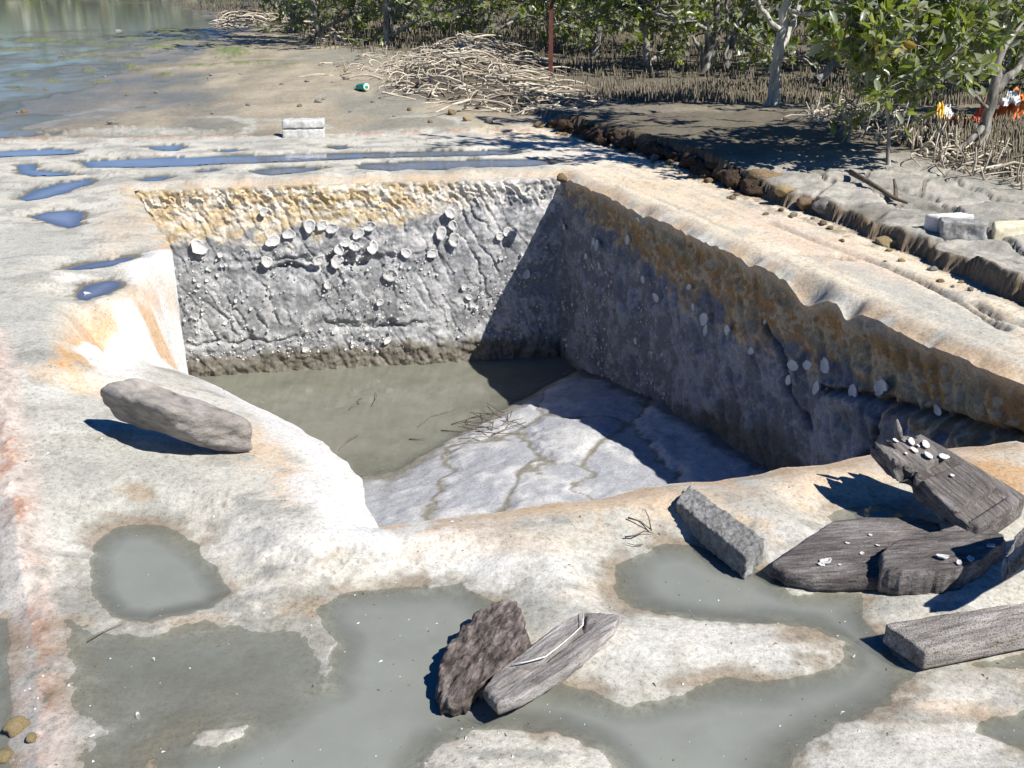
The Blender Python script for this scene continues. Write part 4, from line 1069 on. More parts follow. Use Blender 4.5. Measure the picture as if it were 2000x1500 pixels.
for (px, py, r) in ((1107, 443, 8), (1150, 500, 8), (1172, 478, 13), (1165, 472, 9), (1176, 518, 8), (1232, 468, 10), (1262, 545, 9), (1287, 580, 11), (1352, 560, 8), (1360, 600, 8), (1382, 622, 14), (1385, 645, 12), (1428, 643, 13), (1474, 685, 10), (1557, 712, 15), (1585, 712, 13), (1620, 712, 17), (1548, 742, 13), (1603, 757, 15), (1675, 765, 17), (1730, 755, 20), (1247, 665, 8), (1500, 628, 6), (1840, 800, 12)):
    p = ray_wall(px, py, BR, RT_N) + Vector((*RT_N, 0)) * 0.02
    shell(p, (*RT_N, 0.1), r / FPX * (p.y * CT + 0.9), wall_right, 0.8)
def barnacles(host, a, b, nrm, total, seed, lo, hi, floor_at):
    rg = np.random.default_rng(seed)
    a, b = np.array(a), np.array(b); Lw = np.linalg.norm(b - a); mb = MB()
    base = np.array(SHELLS[0].vertices[0].co) if False else None
    items = []
    while len(items) < total:
        u = rg.random(); d = lo + (hi - lo) * rg.random() ** 0.7
        if d > floor_at(u * Lw): continue
        if float(perlin(u * Lw * 2.2, d * 2.6, seed)) + 0.35 * rg.normal() < -0.05: continue
        items.append((u, d, 0.006 + 0.014 * rg.random() ** 3))
    items.sort(key=lambda t: -t[2])
    for k, (u, d, r) in enumerate(items):
        q = a + (b - a) * u
        p = Vector((q[0] + nrm[0] * 0.012, q[1] + nrm[1] * 0.012, -d))
        if k < 250: shell(p, (*nrm, 0.2), r, host, rg.uniform(0.6, 1.0), 'barnacle')
        else:
            th = np.arange(6) * math.pi / 3 + rg.random() * 6
            t = np.array((-nrm[1], nrm[0], 0)); n3 = np.array((*nrm, 0)); up = np.array((0, 0, 1.0)); c = np.array(p)
            V = [c + r * (math.cos(w) * t + math.sin(w) * up) for w in th] + [c + 0.6 * r * (math.cos(w) * t + math.sin(w) * up) + n3 * r * 0.6 for w in th] + [c + n3 * r * 0.45]
            mb.add(V, [(i, (i + 1) % 6, 6 + (i + 1) % 6, 6 + i) for i in range(6)], [(6 + i, 6 + (i + 1) % 6, 12) for i in range(6)])
    me = mb.mesh('small_barnacles')
    o = link('small_barnacles', me, M['shell'], host); tag(o, kind='stuff')
barnacles(wall_back, BL, BR, BK_N, 700, 5, 0.45, 1.42, lambda u: 1.42)
barnacles(wall_right, BR, FR, RT_N, 380, 6, 0.40, 1.45, lambda u: 1.5 - 0.33 * np.clip(u - 1.2, 0, 2.4))

# ------------------------------------------------------------------ timbers, brick and slabs in front
# big squared timber on the ramp at the left
A, B, C_, D = un(176, 756, .10), un(322, 789, .13), un(506, 821, -.02), un(268, 731, .15)
sh_ = Vector((.04, .07, 0))
timber = hexa('weathered_block', [A, B, C_, D], [Vector(down(A, .165)) + sh_, Vector(down(B, .20)) + sh_ * 1.1, Vector(down(C_, .165)), Vector(down(D, .19)) + sh_ * .4], M['block_brown'], res=0.008, rnd=0.045, rough=0.011, nscale=7, stretch=1.8, seed=3)
tag(timber, 'thick weathered grey-brown block resting alone beside the white pit edge', 'block')
# bark slab and split plank at the water's edge in front
o = slab('bark_slab', [un(a, b, -.155) for a, b in ((1010, 1172), (960, 1176), (925, 1198), (903, 1225), (880, 1250), (864, 1290), (856, 1330), (862, 1362), (905, 1364), (930, 1340), (962, 1322), (1005, 1285), (1034, 1252), (1022, 1210))],
         0.055, M['bark'], grain=(0.35, 1, 0), sidew=0.012, rough=0.011, nscale=20, edge=0.07, seed=4, stretch=1.6, n=220, rings=34)
tag(o, 'rotten brown slab of bark with ragged edges lying in the pool', 'bark')
plank_pts = [(975, 1375), (945, 1342), (962, 1318), (1100, 1213), (1140, 1193), (1215, 1198), (1196, 1232), (1100, 1306), (1020, 1358)]
crk_w = [un(a, b, -.15) for a, b in ((1000, 1312), (1030, 1307), (1065, 1297), (1093, 1268), (1120, 1245), (1138, 1228), (1140, 1200))]
def pl_carve(Q, a, b):
    d = seg_dist(Q[:, 0], Q[:, 1], [(p.x, p.y) for p in crk_w], False)[0]
    d2 = seg_dist(Q[:, 0], Q[:, 1], [(p.x, p.y) for p in (un(975, 1345, -.14), un(1060, 1290, -.14), un(1150, 1215, -.14))], False)[0]
    return 0.022 * np.exp(-(d / 0.006) ** 2) + 0.012 * np.exp(-(d2 / 0.008) ** 2)
plank = slab('split_plank', [un(a, b, -.155 + 0.022 * (b > 1300)) for a, b in plank_pts], 0.036, M['wood_grey'], grain=tuple(un(1180, 1210, -.14) - un(980, 1350, -.14)), rough=0.0025, nscale=22, edge=0.02, seed=6, stretch=7, n=200, rings=44, carve=pl_carve)
tag(plank, 'split grey plank with a white root strand along its crack', 'plank')
mb = MB(); mb.tube([(p.x, p.y, p.z + 0.012 + 0.012 * (i < 3)) for i, p in enumerate(crk_w)], [0.001, .002, .002, .002, .002, .002, .001], 5)
me = mb.mesh('root_strand'); me.transform(plank.matrix_world.inverted()); link('root_strand', me, M['shell'], plank)
# coarse concrete brick
A, B, C_, D = un(1320, 978, -.125), un(1458, 1088, -.125), un(1494, 1052, -.125), un(1347, 948, -.125)
o = hexa('concrete_brick', [A, B, C_, D], [down(A, .085), down(B, .085), down(C_, .085), down(D, .085)], M['concrete'], res=0.006, rnd=0.006, rough=0.0055, nscale=48, seed=8)
tag(o, 'single rough grey concrete brick lying at the edge of the pool', 'brick')
# notched slab of two layers
sl = thing('notched_timber', 'wide dark notched timber slab with a broken raised layer and shells', 'timber', (1.2, 3.0, -.2))
lowr = slab('lower_layer', [un(a, b, -.150) for a, b in ((1506, 1098), (1560, 1060), (1625, 1015), (1690, 1009), (1790, 1009), (1834, 1020), (1842, 1042), (1812, 1058), (1900, 1060), (1890, 1100), (1850, 1126), (1720, 1126), (1590, 1126), (1535, 1114))],
            0.05, M['wood_dark'], sl, grain=(1, .12, 0), rough=0.0022, nscale=22, edge=0.012, seed=9, stretch=6, n=200, rings=30)
uppr = slab('upper_layer', [un(a, b, -.100) for a, b in ((1722, 1105), (1728, 1068), (1765, 1050), (1790, 1044), (1830, 1038), (1870, 1026), (1915, 1024), (1962, 1040), (1958, 1062), (1920, 1090), (1880, 1110), (1850, 1118), (1760, 1114))],
            0.095, M['wood_dark'], sl, grain=(1, .12, 0), rough=0.004, nscale=26, edge=0.05, seed=10, stretch=4, n=220, rings=30)
for (px, py, r, z) in ((1613, 1097, 12, -.147), (1604, 1103, 7, -.147), (1655, 1061, 5, -.147), (1714, 1065, 4, -.147), (1683, 1081, 5, -.147), (1842, 1088, 11, -.094), (1895, 1092, 8, -.094), (1935, 1066, 8, -.094), (1873, 1099, 6, -.094), (1640, 1103, 4, -.147), (1700, 1045, 4, -.147)):
    p = un(px, py, z); shell(p, (0, 0, 1), r / FPX * 3.4, sl)
# leaning timber with two cut notches, over the front rim of the pit
A, B = un(1702, 862, .06), un(1908, 1036, -.08)
cr = un(1845, 882, .0) - un(1805, 938, .0)
cr = Vector((cr.x * 0.95, cr.y * 0.95, 0.0))
D, C_ = un(1792, 842, .06), un(2004, 968, -.06)
ln = (B - A).length
lt = thing('leaning_timber', 'notched dark timber leaning out over the pit with white shells on its end', 'timber', tuple(A))
def notch(u, L):
    x = u[:, 0]; inr = (u[:, 2] > 0.9)
    n1 = sstep(.36, .37, x) * sstep(.475, .465, x) * (u[:, 1] < .86)
    n2 = sstep(.80, .81, x) * sstep(.925, .915, x) * (u[:, 1] < .82)
    hole = np.exp(-(((x - .33) / .05) ** 2 + ((u[:, 1] - .12) / .12) ** 2))
    return inr * (0.028 * n1 + 0.026 * n2) + 0.03 * hole
beam_o = hexa('timber_body', [A, B, C_, D], [down(A, .07), down(B, .08), down(C_, .08), down(D, .07)], M['wood_dark'], lt, res=0.006, rnd=0.005, rough=0.0022, nscale=14, stretch=4, seed=12, rag0=0.06, rag1=0.0, ragy0=0.018, carve=notch)
nl = (B - A).normalized(); nw = cr.normalized(); nu_ = nl.cross(nw).normalized()
if nu_.z < 0: nu_ = -nu_
for (fx, fy, r) in ((.10, .62, .017), (.16, .80, .018), (.155, .66, .008), (.27, .62, .018), (.315, .86, .017), (.055, .38, .010), (.2, .3, .006), (.50, .62, .008), (.19, .5, .013)):
    p = A + (B - A) * fx + (D - A) * fy + nu_ * 0.006
    shell(p, nu_, r, lt)
mb = MB(); q = A + (D - A) * 0.55 + (B - A) * 0.03
mb.tube([q, q + Vector((-.01, .0, .035)), q + Vector((-.02, .0, .07))], [.010, .012, .004], 6)
me = mb.mesh('splinter'); me.transform(Matrix.Translation(-lt.location)); link('splinter', me, M['wood_grey'], lt)
# thick plank standing on edge at the right border
A, B = un(1948, 1118, -.06), un(2010, 985, .10)
rp = hexa('rough_plank', [un(1948, 1112, -.04), un(2008, 982, .12), Vector((2.25, 2.80, .42)), Vector((1.55, 2.45, .26))],
          [un(1952, 1140, -.06), un(2012, 1012, .09), Vector((2.27, 2.78, .36)), Vector((1.57, 2.43, .20))], M['wood_pale'], res=0.010, rnd=0.010, rough=0.006, nscale=14, stretch=1.5, seed=14, ragy0=0.03, rag0=0.02)
tag(rp, 'rough pale plank propped up above the notched slab, running out of frame', 'plank')
# squared beam at the lower right
A, B = un(1727, 1218, -.135), un(1808, 1273, -.135)
C_, D = un(2200, 1188, -.13), un(2140, 1150, -.13)
bm_ = hexa('squared_beam', [B, C_, D, A], [down(B, .062), down(C_, .07), down(D, .07), down(A, .062)], M['wood_pale'], res=0.009, rnd=0.004, rough=0.0025, nscale=14, stretch=4, seed=15, ragy1=0.01)
tag(bm_, 'pale squared beam with a sawn dark end lying in the shallow water', 'beam')

# ------------------------------------------------------------------ blocks farther back
p = gp(552, 270); q = gp(634, 268)
cb = thing('hollow_block', 'pale grey concrete block standing alone on the red seam behind the pit', 'concrete block', tuple(p))
bk = Vector((-.02, .19, 0)); hh = 32 / FPX * 10.9
for k, (z0, z1, nm) in enumerate(((0.0, hh * .5 - .004, 'lower_half'), (hh * .5 + .004, hh, 'upper_half'))):
    up1, up0 = Vector((0, 0, z1)), Vector((0, 0, z0 - (0.02 if k == 0 else 0)))
    q0 = Vector((q.x, q.y, p.z)) ; ins = Vector((.0, .0, 0))
    hexa(nm, [p + up1, q0 + up1, q0 + bk + up1, p + bk + up1], [p + up0, q0 + up0, q0 + bk + up0, p + bk + up0], M['concrete_pale'], cb, res=0.02, rnd=0.008, rough=0.004 + 0.004 * k, nscale=18, seed=20 + k)
mid_ = [p + Vector((.01, .01, hh * .5 + .006)), q + Vector((-.01, .01, hh * .5 + .006)), q + bk + Vector((-.01, -.01, hh * .5 + .006)), p + bk + Vector((.01, -.01, hh * .5 + .006))]
hexa('joint', mid_, [v - Vector((0, 0, .012)) for v in mid_], M['concrete'], cb, res=0.04, rnd=0.001, rough=0.0, seed=22)
def block3(name, fl, fr, depth, hpx, mat, label, seed, rough=0.004, zoff=0):
    a, b = gp(*fl), gp(*fr); z = min(a.z, b.z) + zoff; a.z = b.z = z
    h = hpx / FPX * (a.y * CT + .55)
    d = Vector(depth)
    T = [a + Vector((0, 0, h)), b + Vector((0, 0, h)), b + d + Vector((0, 0, h)), a + d + Vector((0, 0, h))]
    o = hexa(name, T, [v - Vector((0, 0, h + .02)) for v in T], M[mat], res=0.015, rnd=0.012, rough=rough, nscale=16, seed=seed)
    return tag(o, label, 'block')
block3('white_block', (1802, 446), (1830, 453), (.24, .06, 0), 30, 'concrete_white', 'white block with a shaded end, behind the grey block on the ledge', 31, 0.002)
block3('grey_block', (1836, 463), (1926, 470), (.03, .12, 0), 34, 'concrete_mid', 'worn grey block lying in front of the white block on the ledge', 32, 0.008)
block3('yellow_block', (1938, 468), (2020, 458), (.05, .14, 0), 26, 'block_yellow', 'yellowish block beside the grey block at the end of the ledge', 33, 0.005)

# ------------------------------------------------------------------ stones
LS = [(1490, 366, 76, 50, 'stone_brown', 0, 'brown broken boulder in the gap of the crumbling ledge'), (1528, 376, 40, 22, 'stone_ochre', 1, 'pale ochre stone beside the brown boulder at the ledge gap'),
      (1440, 345, 34, 26, 'stone_brown', 2, 'small brown stone tucked left of the big ledge boulder'), (1735, 478, 56, 22, 'stone_ochre', 3, 'flat yellow stone at the foot of the grey ledge'),
      (1570, 405, 40, 26, 'stone_brown', 4, 'brown lump just below the broken ledge edge'), (1610, 412, 50, 34, 'stone_grey', 5, 'dark grey stone standing at the corner of the grey ledge'),
      (1120, 352, 0, 0, '', 0, ''), (32, 1425, 44, 36, 'stone_ochre', 2, 'rounded ochre stone by the red seam'), (62, 1446, 26, 18, 'stone_ochre', 3, 'small pale broken stone beside the rounded ochre one'),
      (8, 1482, 40, 26, 'stone_ochre', 1, 'yellow stone in the wet corner left of the red seam'), (220, 243, 20, 12, 'stone_grey', 0, 'pale round stone on the grey mud island'), (230, 63, 20, 8, 'stone_grey', 1, 'flat stone at the edge of the far green water'),
      (1098, 352, 20, 18, 'stone_brown', 5, 'dark knob of rock at the back corner of the pit'), (882, 224, 18, 14, 'stone_brown', 1, 'reddish stone at the foot of the root heap'), (912, 236, 18, 10, 'stone_ochre', 4, 'orange chip below the root heap'), (955, 240, 22, 14, 'stone_grey', 2, 'dark stone at the right foot of the root heap')]
for (px, py, w, h, mt, kd, lb) in LS:
    if w: stone(px, py, w, mt, lb, None, h, kd)
rs = random.Random(11)
for (px, py, w) in ((90, 176, 9), (248, 187, 8), (305, 182, 8), (412, 148, 10), (408, 154, 9), (485, 206, 14), (415, 223, 9), (48, 219, 12), (35, 220, 8), (125, 105, 6), (165, 57, 8), (622, 200, 18), (585, 208, 12), (684, 219, 8), (770, 228, 8), (632, 195, 10), (675, 155, 14), (600, 160, 12), (650, 162, 10), (728, 200, 9), (800, 216, 12), (840, 240, 10), (550, 165, 8), (470, 145, 8), (633, 124, 8), (205, 151, 7), (370, 205, 6), (60, 116, 6)):
    stone(px, py, w, rs.choice(['stone_grey', 'stone_brown', 'stone_grey']), 'small stone lying loose on the bare mudflat', 'small stones scattered over the mudflat', None, rs.randrange(6), name='mud_stone')
for k in range(46):      # rubble along the foot of the ledge
    t = rs.random(); i = min(int(t * 11), 10); P0, P1 = STEP[2 + i], STEP[3 + i]; f = rs.random()
    x, y = P0[0] + (P1[0] - P0[0]) * f - abs(rs.gauss(0, .10)) - .03, P0[1] + (P1[1] - P0[1]) * f
    u, v = pix(np.array(x), np.array(y), np.array(0.0))
    stone(float(u), float(v), rs.uniform(6, 22), rs.choice(['stone_brown', 'stone_brown', 'stone_ochre', 'stone_grey']), 'crumb of brown rock fallen at the foot of the ledge', 'rock crumbs along the foot of the ledge', None, rs.randrange(6), name='rock_crumb')
for k in range(110):      # clods of the crumbling bank itself
    t = rs.random(); i = 2 + int(t * 5); P0, P1 = STEP[i], STEP[i + 1]; f = rs.random()
    x, y = P0[0] + (P1[0] - P0[0]) * f + rs.gauss(0.0, .035), P0[1] + (P1[1] - P0[1]) * f
    r = rs.uniform(.04, .10); V_ = rs.randrange(6)
    key = (V_, 'stone_dark')
    if key not in _stone_cache:
        v_, f_ = stone_mesh(50 + V_, 3, 0.5, 0.8); me = mesh_np('bank_clod', v_, f_, True); me.materials.append(M['stone_dark']); _stone_cache[key] = me
    o = bpy.data.objects.new('bank_clod', _stone_cache[key]); COL.objects.link(o); o.scale = (r * .8, r * rs.uniform(.9, 1.6), r * rs.uniform(.6, 1.0))
    o.rotation_euler = (rs.uniform(-.4, .4), rs.uniform(-.4, .4), rs.uniform(.1, .6)); o.location = (x, y, rs.uniform(.02, .09))
    tag(o, 'dark brown clod in the crumbling face of the muddy bank', 'clod', 'clods along the crumbling bank')
def grit():
    rg = np.random.default_rng(9); n = 2600
    u, v = rg.uniform(-50, 2050, n), rg.uniform(560, 1500, n)
    P = np.array([tuple(un(a, b, -.2)) for a, b in zip(u, v)])
    ok = ~inside(P[:, 0], P[:, 1], RIM) & (fbm(P[:, 0] * 2, P[:, 1] * 2, 3, 401) + .4 * rg.normal(size=n) > -.1); P = P[ok]; n = len(P)
    z, _, _, lev, _, _, _ = ground(P[:, 0].copy(), P[:, 1].copy()); z = np.where(lev > -50, np.maximum(z, lev), z)
    r = .0014 + .004 * rg.random(n) ** 4
    tpl = np.array([(1, 0, 0), (-.4, .8, 0), (-.5, -.7, 0), (0, 0, .8)])
    a = rg.random(n) * 6.28; ca, sa = np.cos(a), np.sin(a)
    V = tpl[None] * np.stack([r * rg.uniform(.8, 2.6, n), r, r], 1)[:, None]
    V = np.stack([V[..., 0] * ca[:, None] - V[..., 1] * sa[:, None], V[..., 0] * sa[:, None] + V[..., 1] * ca[:, None], V[..., 2]], -1)
    V += np.stack([P[:, 0], P[:, 1], z], 1)[:, None]
    for nm, sel, mt, lb in (('dark_grit', rg.random(n) < .62, 'twig', 'dark grit and flecks strewn over the front shelf'), ('shell_grit', None, 'shell', 'white shell grit strewn over the front shelf')):
        if sel is not None: keep = sel
        else: keep = ~keep
        k = (np.arange(keep.sum()) * 4)[:, None]
        F = np.concatenate([k + np.array([q]) for q in ((0, 1, 3), (1, 2, 3), (2, 0, 3))])
        tag(link(nm, mesh_np(nm, V[keep].reshape(-1, 3), [F], False), M[mt]), lb, 'grit', kind='stuff')
grit()
# whelk shell, chips, twigs
p = gp(690, 1440)
mb = MB(); ax = Vector((0.035, -0.05, 0)).normalized()
pts = [p + ax * (t * 0.055 - 0.02) + Vector((0, 0, 0.012)) for t in np.linspace(0, 1, 9)]
mb.tube(pts, [0.004, .012, .0105, .0115, .009, .0095, .006, .0055, .001], 9)
o = link('whelk_shell', mb.mesh('whelk_shell'), M['stone_grey']); tag(o, 'small pointed spiral shell lying in the front pool', 'shell')
for (px, py, r, lb) in ((857, 1427, 9, 'white curved shell chip in the front pool by the pale island'), (270, 1402, 10, 'pale shell sliver in the wet mud at the left'), (175, 580, 15, 'white flake standing at the edge of the oval blue pool')):
    o = shell(gp(px, py) + Vector((0, 0, .004)), (0.3, -0.5, 1), r / FPX * (2.7 if py > 1000 else 5.3), None, 0.45, 'shell_chip'); tag(o, lb, 'shell')
def twig(name, pts, r, mat, label, cat='twig', lift=0.01, branches=()):
    mb = MB()
    mb.tube([gp(a, b) + Vector((0, 0, lift + h)) for a, b, h in pts], np.linspace(r, r * .5, len(pts)), 5)
    for br in branches: mb.tube([gp(a, b) + Vector((0, 0, lift + h)) for a, b, h in br], np.linspace(r * .8, r * .4, len(br)), 5)
    me = mb.mesh(name); c = gp(*pts[0][:2]); origin_to(me, c)
    o = link(name, me, M[mat]); o.location = c
    return tag(o, label, cat)
twig('forked_twig', [(1226, 1016, 0), (1250, 1028, .01), (1272, 1040, 0)], .0035, 'twig', 'forked dry twig standing on the shelf left of the concrete brick', branches=[[(1272, 1042, 0), (1266, 1030, .03), (1258, 1026, .05)]])
twig('curved_twig', [(1220, 1054, 0), (1240, 1056, .01), (1258, 1048, .012), (1275, 1046, 0)], .003, 'twig', 'thin curved twig at the rim of the shaded pool', branches=[[(1256, 1068, 0), (1240, 1070, 0), (1225, 1066, 0)]])
twig('straw', [(172, 1258, 0), (205, 1240, .004), (240, 1223, 0)], .002, 'root', 'pale straw lying across the wet rock at the left')
twig('dark_branch', [(1660, 345, .02), (1690, 365, .03), (1715, 380, .03), (1745, 397, .02), (1772, 403, .01)], .022, 'twig', 'dark fallen branch lying on the grey ledge', 'branch', 0.015, [[(1748, 396, .02), (1746, 388, .06), (1742, 382, .1)]])
# leaf and twig litter at the water's edge in the pit
on_floor = thing('pit_debris', 'tangle of dead twigs and brown leaves stranded on the pit floor', 'debris', tuple(un(960, 835, -1.5)))
def fl(px, py):
    z = -1.4
    for _ in range(8):
        p = un(px, py, z); z = float(floor_z(np.array([p.x]), np.array([p.y]))[0][0])
    return un(px, py, max(z, PIT_L))
for k in range(28):
    a = rs.uniform(0, 6.28); cx, cy = rs.gauss(965, 34), rs.gauss(832, 16)
    if k < 8: cx, cy = rs.uniform(600, 1000), rs.uniform(780, 880)
    L_ = rs.uniform(14, 60); p = fl(cx, cy)
    d = Vector((math.cos(a), math.sin(a), 0)) * L_ / FPX * 7; w = Vector((-d.y, d.x, 0)) * rs.uniform(-.3, .3)
    mb = MB(); mb.tube([p - d + Vector((0, 0, .006)), p + w + Vector((0, 0, .012 + rs.random() * .03)), p + d + Vector((0, 0, .006 + rs.random() * .02))], [.004, .0035, .002], 4)
    me = mb.mesh('twig'); me.transform(Matrix.Translation(-on_floor.location)); link('twig', me, M['twig'], on_floor)

# ------------------------------------------------------------------ litter and the rusty post
p = gp(708, 178)
bt = thing('green_bottle', 'green plastic bottle with a white end lying by the root heap', 'bottle', tuple(p))
R_ = 0.052; ax = Vector((0.55, -0.80, 0.12)).normalized()
mb = MB(); prof = [(-.17, .018), (-.15, .02), (-.12, .045), (-.08, R_), (-.03, R_), (-.02, R_ * .94), (.02, R_ * .94), (.03, R_), (.10, R_), (.12, R_ * .9)]
mb.tube([Vector((0, 0, R_)) + ax * t for t, r in prof], [r for t, r in prof], 14); link('bottle_body', mb.mesh('bottle_body'), M['green_plastic'], bt)
mb = MB(); mb.tube([Vector((0, 0, R_)) + ax * t for t in (.121, .128, .131)], [R_ * .9, R_ * .8, R_ * .4], 14); link('bottle_base', mb.mesh('bottle_base'), M['white_plastic'], bt)
mb = MB(); mb.tube([Vector((0, 0, R_)) + ax * t for t in (-.195, -.171)], [.021, .021], 10); link('cap', mb.mesh('cap'), M['white_plastic'], bt)
def crumple(name, px, py, w, d, h, mat, parent, seed, off=(0, 0, 0)):
    n = 22; u, v = np.meshgrid(np.linspace(-1, 1, n), np.linspace(-1, 1, n), indexing='ij'); u, v = u.ravel(), v.ravel()
    k = 1 + 0.35 * fbm(u * 1.5 + seed, v * 1.5, 3, seed)
    z = h * np.clip(1.1 - (u ** 2 + v ** 2) * .8, 0.0, 1) * (0.6 + 0.6 * np.abs(fbm(u * 2.2, v * 2.2 + seed, 3, seed + 1))) + 0.25 * h * fbm(u * 4, v * 4, 2, seed + 2)
    V = np.stack([u * w * k * .5 + off[0], v * d * k * .5 + off[1], np.maximum(z, 0.004) + off[2]], 1)
    i, j = np.meshgrid(np.arange(n - 1), np.arange(n - 1), indexing='ij')
    F = np.stack([i * n + j, (i + 1) * n + j, (i + 1) * n + j + 1, i * n + j + 1], -1).reshape(-1, 4)
    me = mesh_np(name, V, F); o = link(name, me, M[mat], parent)
    md = o.modifiers.new('thickness', 'SOLIDIFY'); md.thickness = 0.003
    return o
def net(name, pts, r, mat, parent):
    mb = MB()
    for a in pts: mb.tube([Vector(q) for q in a], r, 5)
    return link(name, mb.mesh(name), M[mat], parent)
p = gp(1842, 238)
lt1 = thing('plastic_bag', 'white and yellow plastic bag lying on the mud behind the sapling', 'plastic bag', tuple(p))
crumple('white_sheet', 0, 0, .15, .14, .12, 'white_plastic', lt1, 3); crumple('yellow_sheet', 0, 0, .10, .10, .125, 'yellow_plastic', lt1, 5, (-.045, -.03, 0)); crumple('yellow_corner', 0, 0, .06, .06, .05, 'yellow_plastic', lt1, 7, (.06, -.06, 0))
p = gp(1885, 240)
lt2 = thing('orange_rope', 'flattened loop of orange and yellow webbing behind the mangrove stem', 'webbing', tuple(p))
ring = [(math.cos(t) * .10, math.sin(t) * .06, .02 + .012 * math.sin(3 * t)) for t in np.linspace(0, 6.28, 20)]
net('loop', [ring, [(q[0] * .7, q[1] * .7, q[2]) for q in ring]], .010, 'red_net', lt2); crumple('yellow_strip', 0, 0, .12, .05, .03, 'yellow_plastic', lt2, 9, (0.01, 0, .01))
p = gp(1985, 238)
lt3 = thing('safety_mesh', 'heap of orange plastic and red netting on the mud by the right border', 'plastic sheet', tuple(p))
crumple('orange_sheet', 0, 0, .30, .2, .22, 'orange_plastic', lt3, 11); crumple('white_rag', 0, 0, .12, .1, .10, 'white_plastic', lt3, 12, (-.10, -.06, .12)); crumple('yellow_sheet', 0, 0, .14, .1, .14, 'yellow_plastic', lt3, 13, (.10, -.07, .03)); crumple('white_patch', 0, 0, .08, .07, .08, 'white_plastic', lt3, 15, (.10, -.12, .02)); crumple('red_sheet', 0, 0, .14, .14, .16, 'red_net', lt3, 14, (-.20, .04, .0))
rr = []
for k in range(16):
    a = rs.uniform(0, 6.28); c = Vector((rs.gauss(-.12, .14), rs.gauss(-.08, .06), .015)); L_ = rs.uniform(.06, .18)
    rr.append([c - Vector((math.cos(a), math.sin(a) * .5, 0)) * L_, c + Vector((0, 0, .02)), c + Vector((math.cos(a), math.sin(a) * .5, 0)) * L_])
net('netting', rr, .006, 'red_net', lt3)
p = gp(1075, 152)
mb = MB(); w_ = 0.034
for sx, sy, ex, ey in ((-w_, 0, w_, .007), (-.004, .0071, .004, .05), (-w_, .0501, w_, .057)):
    z0, z1 = -.1, 3.0
    V = [(sx, sy, z0), (ex, sy, z0), (ex, ey, z0), (sx, ey, z0), (sx, sy, z1), (ex, sy, z1), (ex, ey, z1), (sx, ey, z1)]
    mb.add(V, [(0, 3, 2, 1), (4, 5, 6, 7), (0, 1, 5, 4), (1, 2, 6, 5), (2, 3, 7, 6), (3, 0, 4, 7)])
o = link('rusty_post', mb.mesh('rusty_post', False), M['rust']); o.location = p; tag(o, 'tall rusty steel post standing at the edge of the mangroves', 'post')

# ------------------------------------------------------------------ heaps of dead roots
def heap(label, polys, count, seed, hmax, pegs, lmin=.25, lmax=1.1, rmin=.008, rmax=.018):
    rg = random.Random(seed)
    W = [un(a, b, 0) for a, b in polys]; c = sum(W, Vector()) / len(W)
    xs, ys = [p.x for p in W], [p.y for p in W]
    root = thing('root_heap', label, 'root heap', (c.x, c.y, gz(c.x, c.y)))
    items = []
    while len(items) < count:
        x, y = rg.uniform(min(xs), max(xs)), rg.uniform(min(ys), max(ys))
        X, Y = np.array([x]), np.array([y])
        if not inside(X, Y, W)[0]: continue
        d = seg_dist(X, Y, W)[0][0]
        items.append((x, y, d))
    X, Y = np.array([i[0] for i in items]), np.array([i[1] for i in items]); Z = ground(X, Y)[0]
    out = []
    dmax = max(i[2] for i in items)
    for k, (x, y, d) in enumerate(items):
        h = hmax * min(1, d / dmax * 1.3) ** .8 * rg.random() ** .6
        a = rg.gauss(0.25, 0.75) if rg.random() < .7 else rg.uniform(0, 6.28)
        L_ = rg.uniform(lmin, lmax) * (0.6 + 0.4 * rg.random()); n = 8; cv = rg.gauss(0, 1.4); arch = rg.uniform(0, .09); r = rmin + (rmax - rmin) * rg.random() ** 1.8
        P = []; q = Vector((x, y, 0))
        for t in range(n):
            f = t / (n - 1)
            P.append((q.x, q.y, Z[k] + h * (1 - 0.5 * f) + arch * math.sin(f * math.pi) - 0.012 + 0.012 * rg.random()))
            aa = a + cv * (f - .5) + rg.gauss(0, .16); q = q + Vector((math.cos(aa), math.sin(aa), 0)) * L_ / n
        out.append((L_ * r, P, r))
    for k in range(pegs):
        i = rg.randrange(count); x, y, d = items[i]; h = hmax * min(1, d / dmax * 1.3) * .8
        q = Vector((x, y, Z[i] + h * .4)); hp = rg.uniform(.08, .22)
        out.append((hp * .01, [q, q + Vector((rg.gauss(0, .015), 0, hp * .5)), q + Vector((rg.gauss(0, .03), 0, hp))], .009))
    out.sort(key=lambda t: -t[0])
    mb = MB()
    for k, (_, P, r) in enumerate(out):
        if k < 220:
            m1 = MB(); m1.tube(P, np.linspace(r, r * .55, len(P)), 5); me = m1.mesh('root')
            me.transform(Matrix.Translation(-root.location)); link('root', me, M['root'], root)
        else: mb.tube(P, np.linspace(r, r * .55, len(P)), 4)
    if mb.n:
        me = mb.mesh('fine_roots'); me.transform(Matrix.Translation(-root.location)); tag(link('fine_roots', me, M['root'], root), kind='stuff')
heap('big heap of bleached dead roots beside the green bottle', ((740, 168), (770, 125), (850, 92), (920, 88), (1000, 105), (1050, 150), (1090, 200), (1070, 232), (1000, 236), (900, 215), (820, 200), (760, 190)), 760, 3, 0.24, 120, .25, 1.3, .008, .021)
heap('sparse bleached roots trailing over the dark mud above the bottle', ((635, 128), (700, 108), (790, 110), (800, 130), (760, 150), (690, 142), (660, 160)), 40, 4, 0.06, 8, .3, .9)
heap('long band of bleached roots at the far edge of the mudflat', ((402, 44), (440, 26), (520, 32), (600, 55), (690, 78), (680, 95), (610, 84), (540, 66), (470, 58), (415, 54)), 190, 5, 0.35, 26, .4, 1.5, .015, .03)
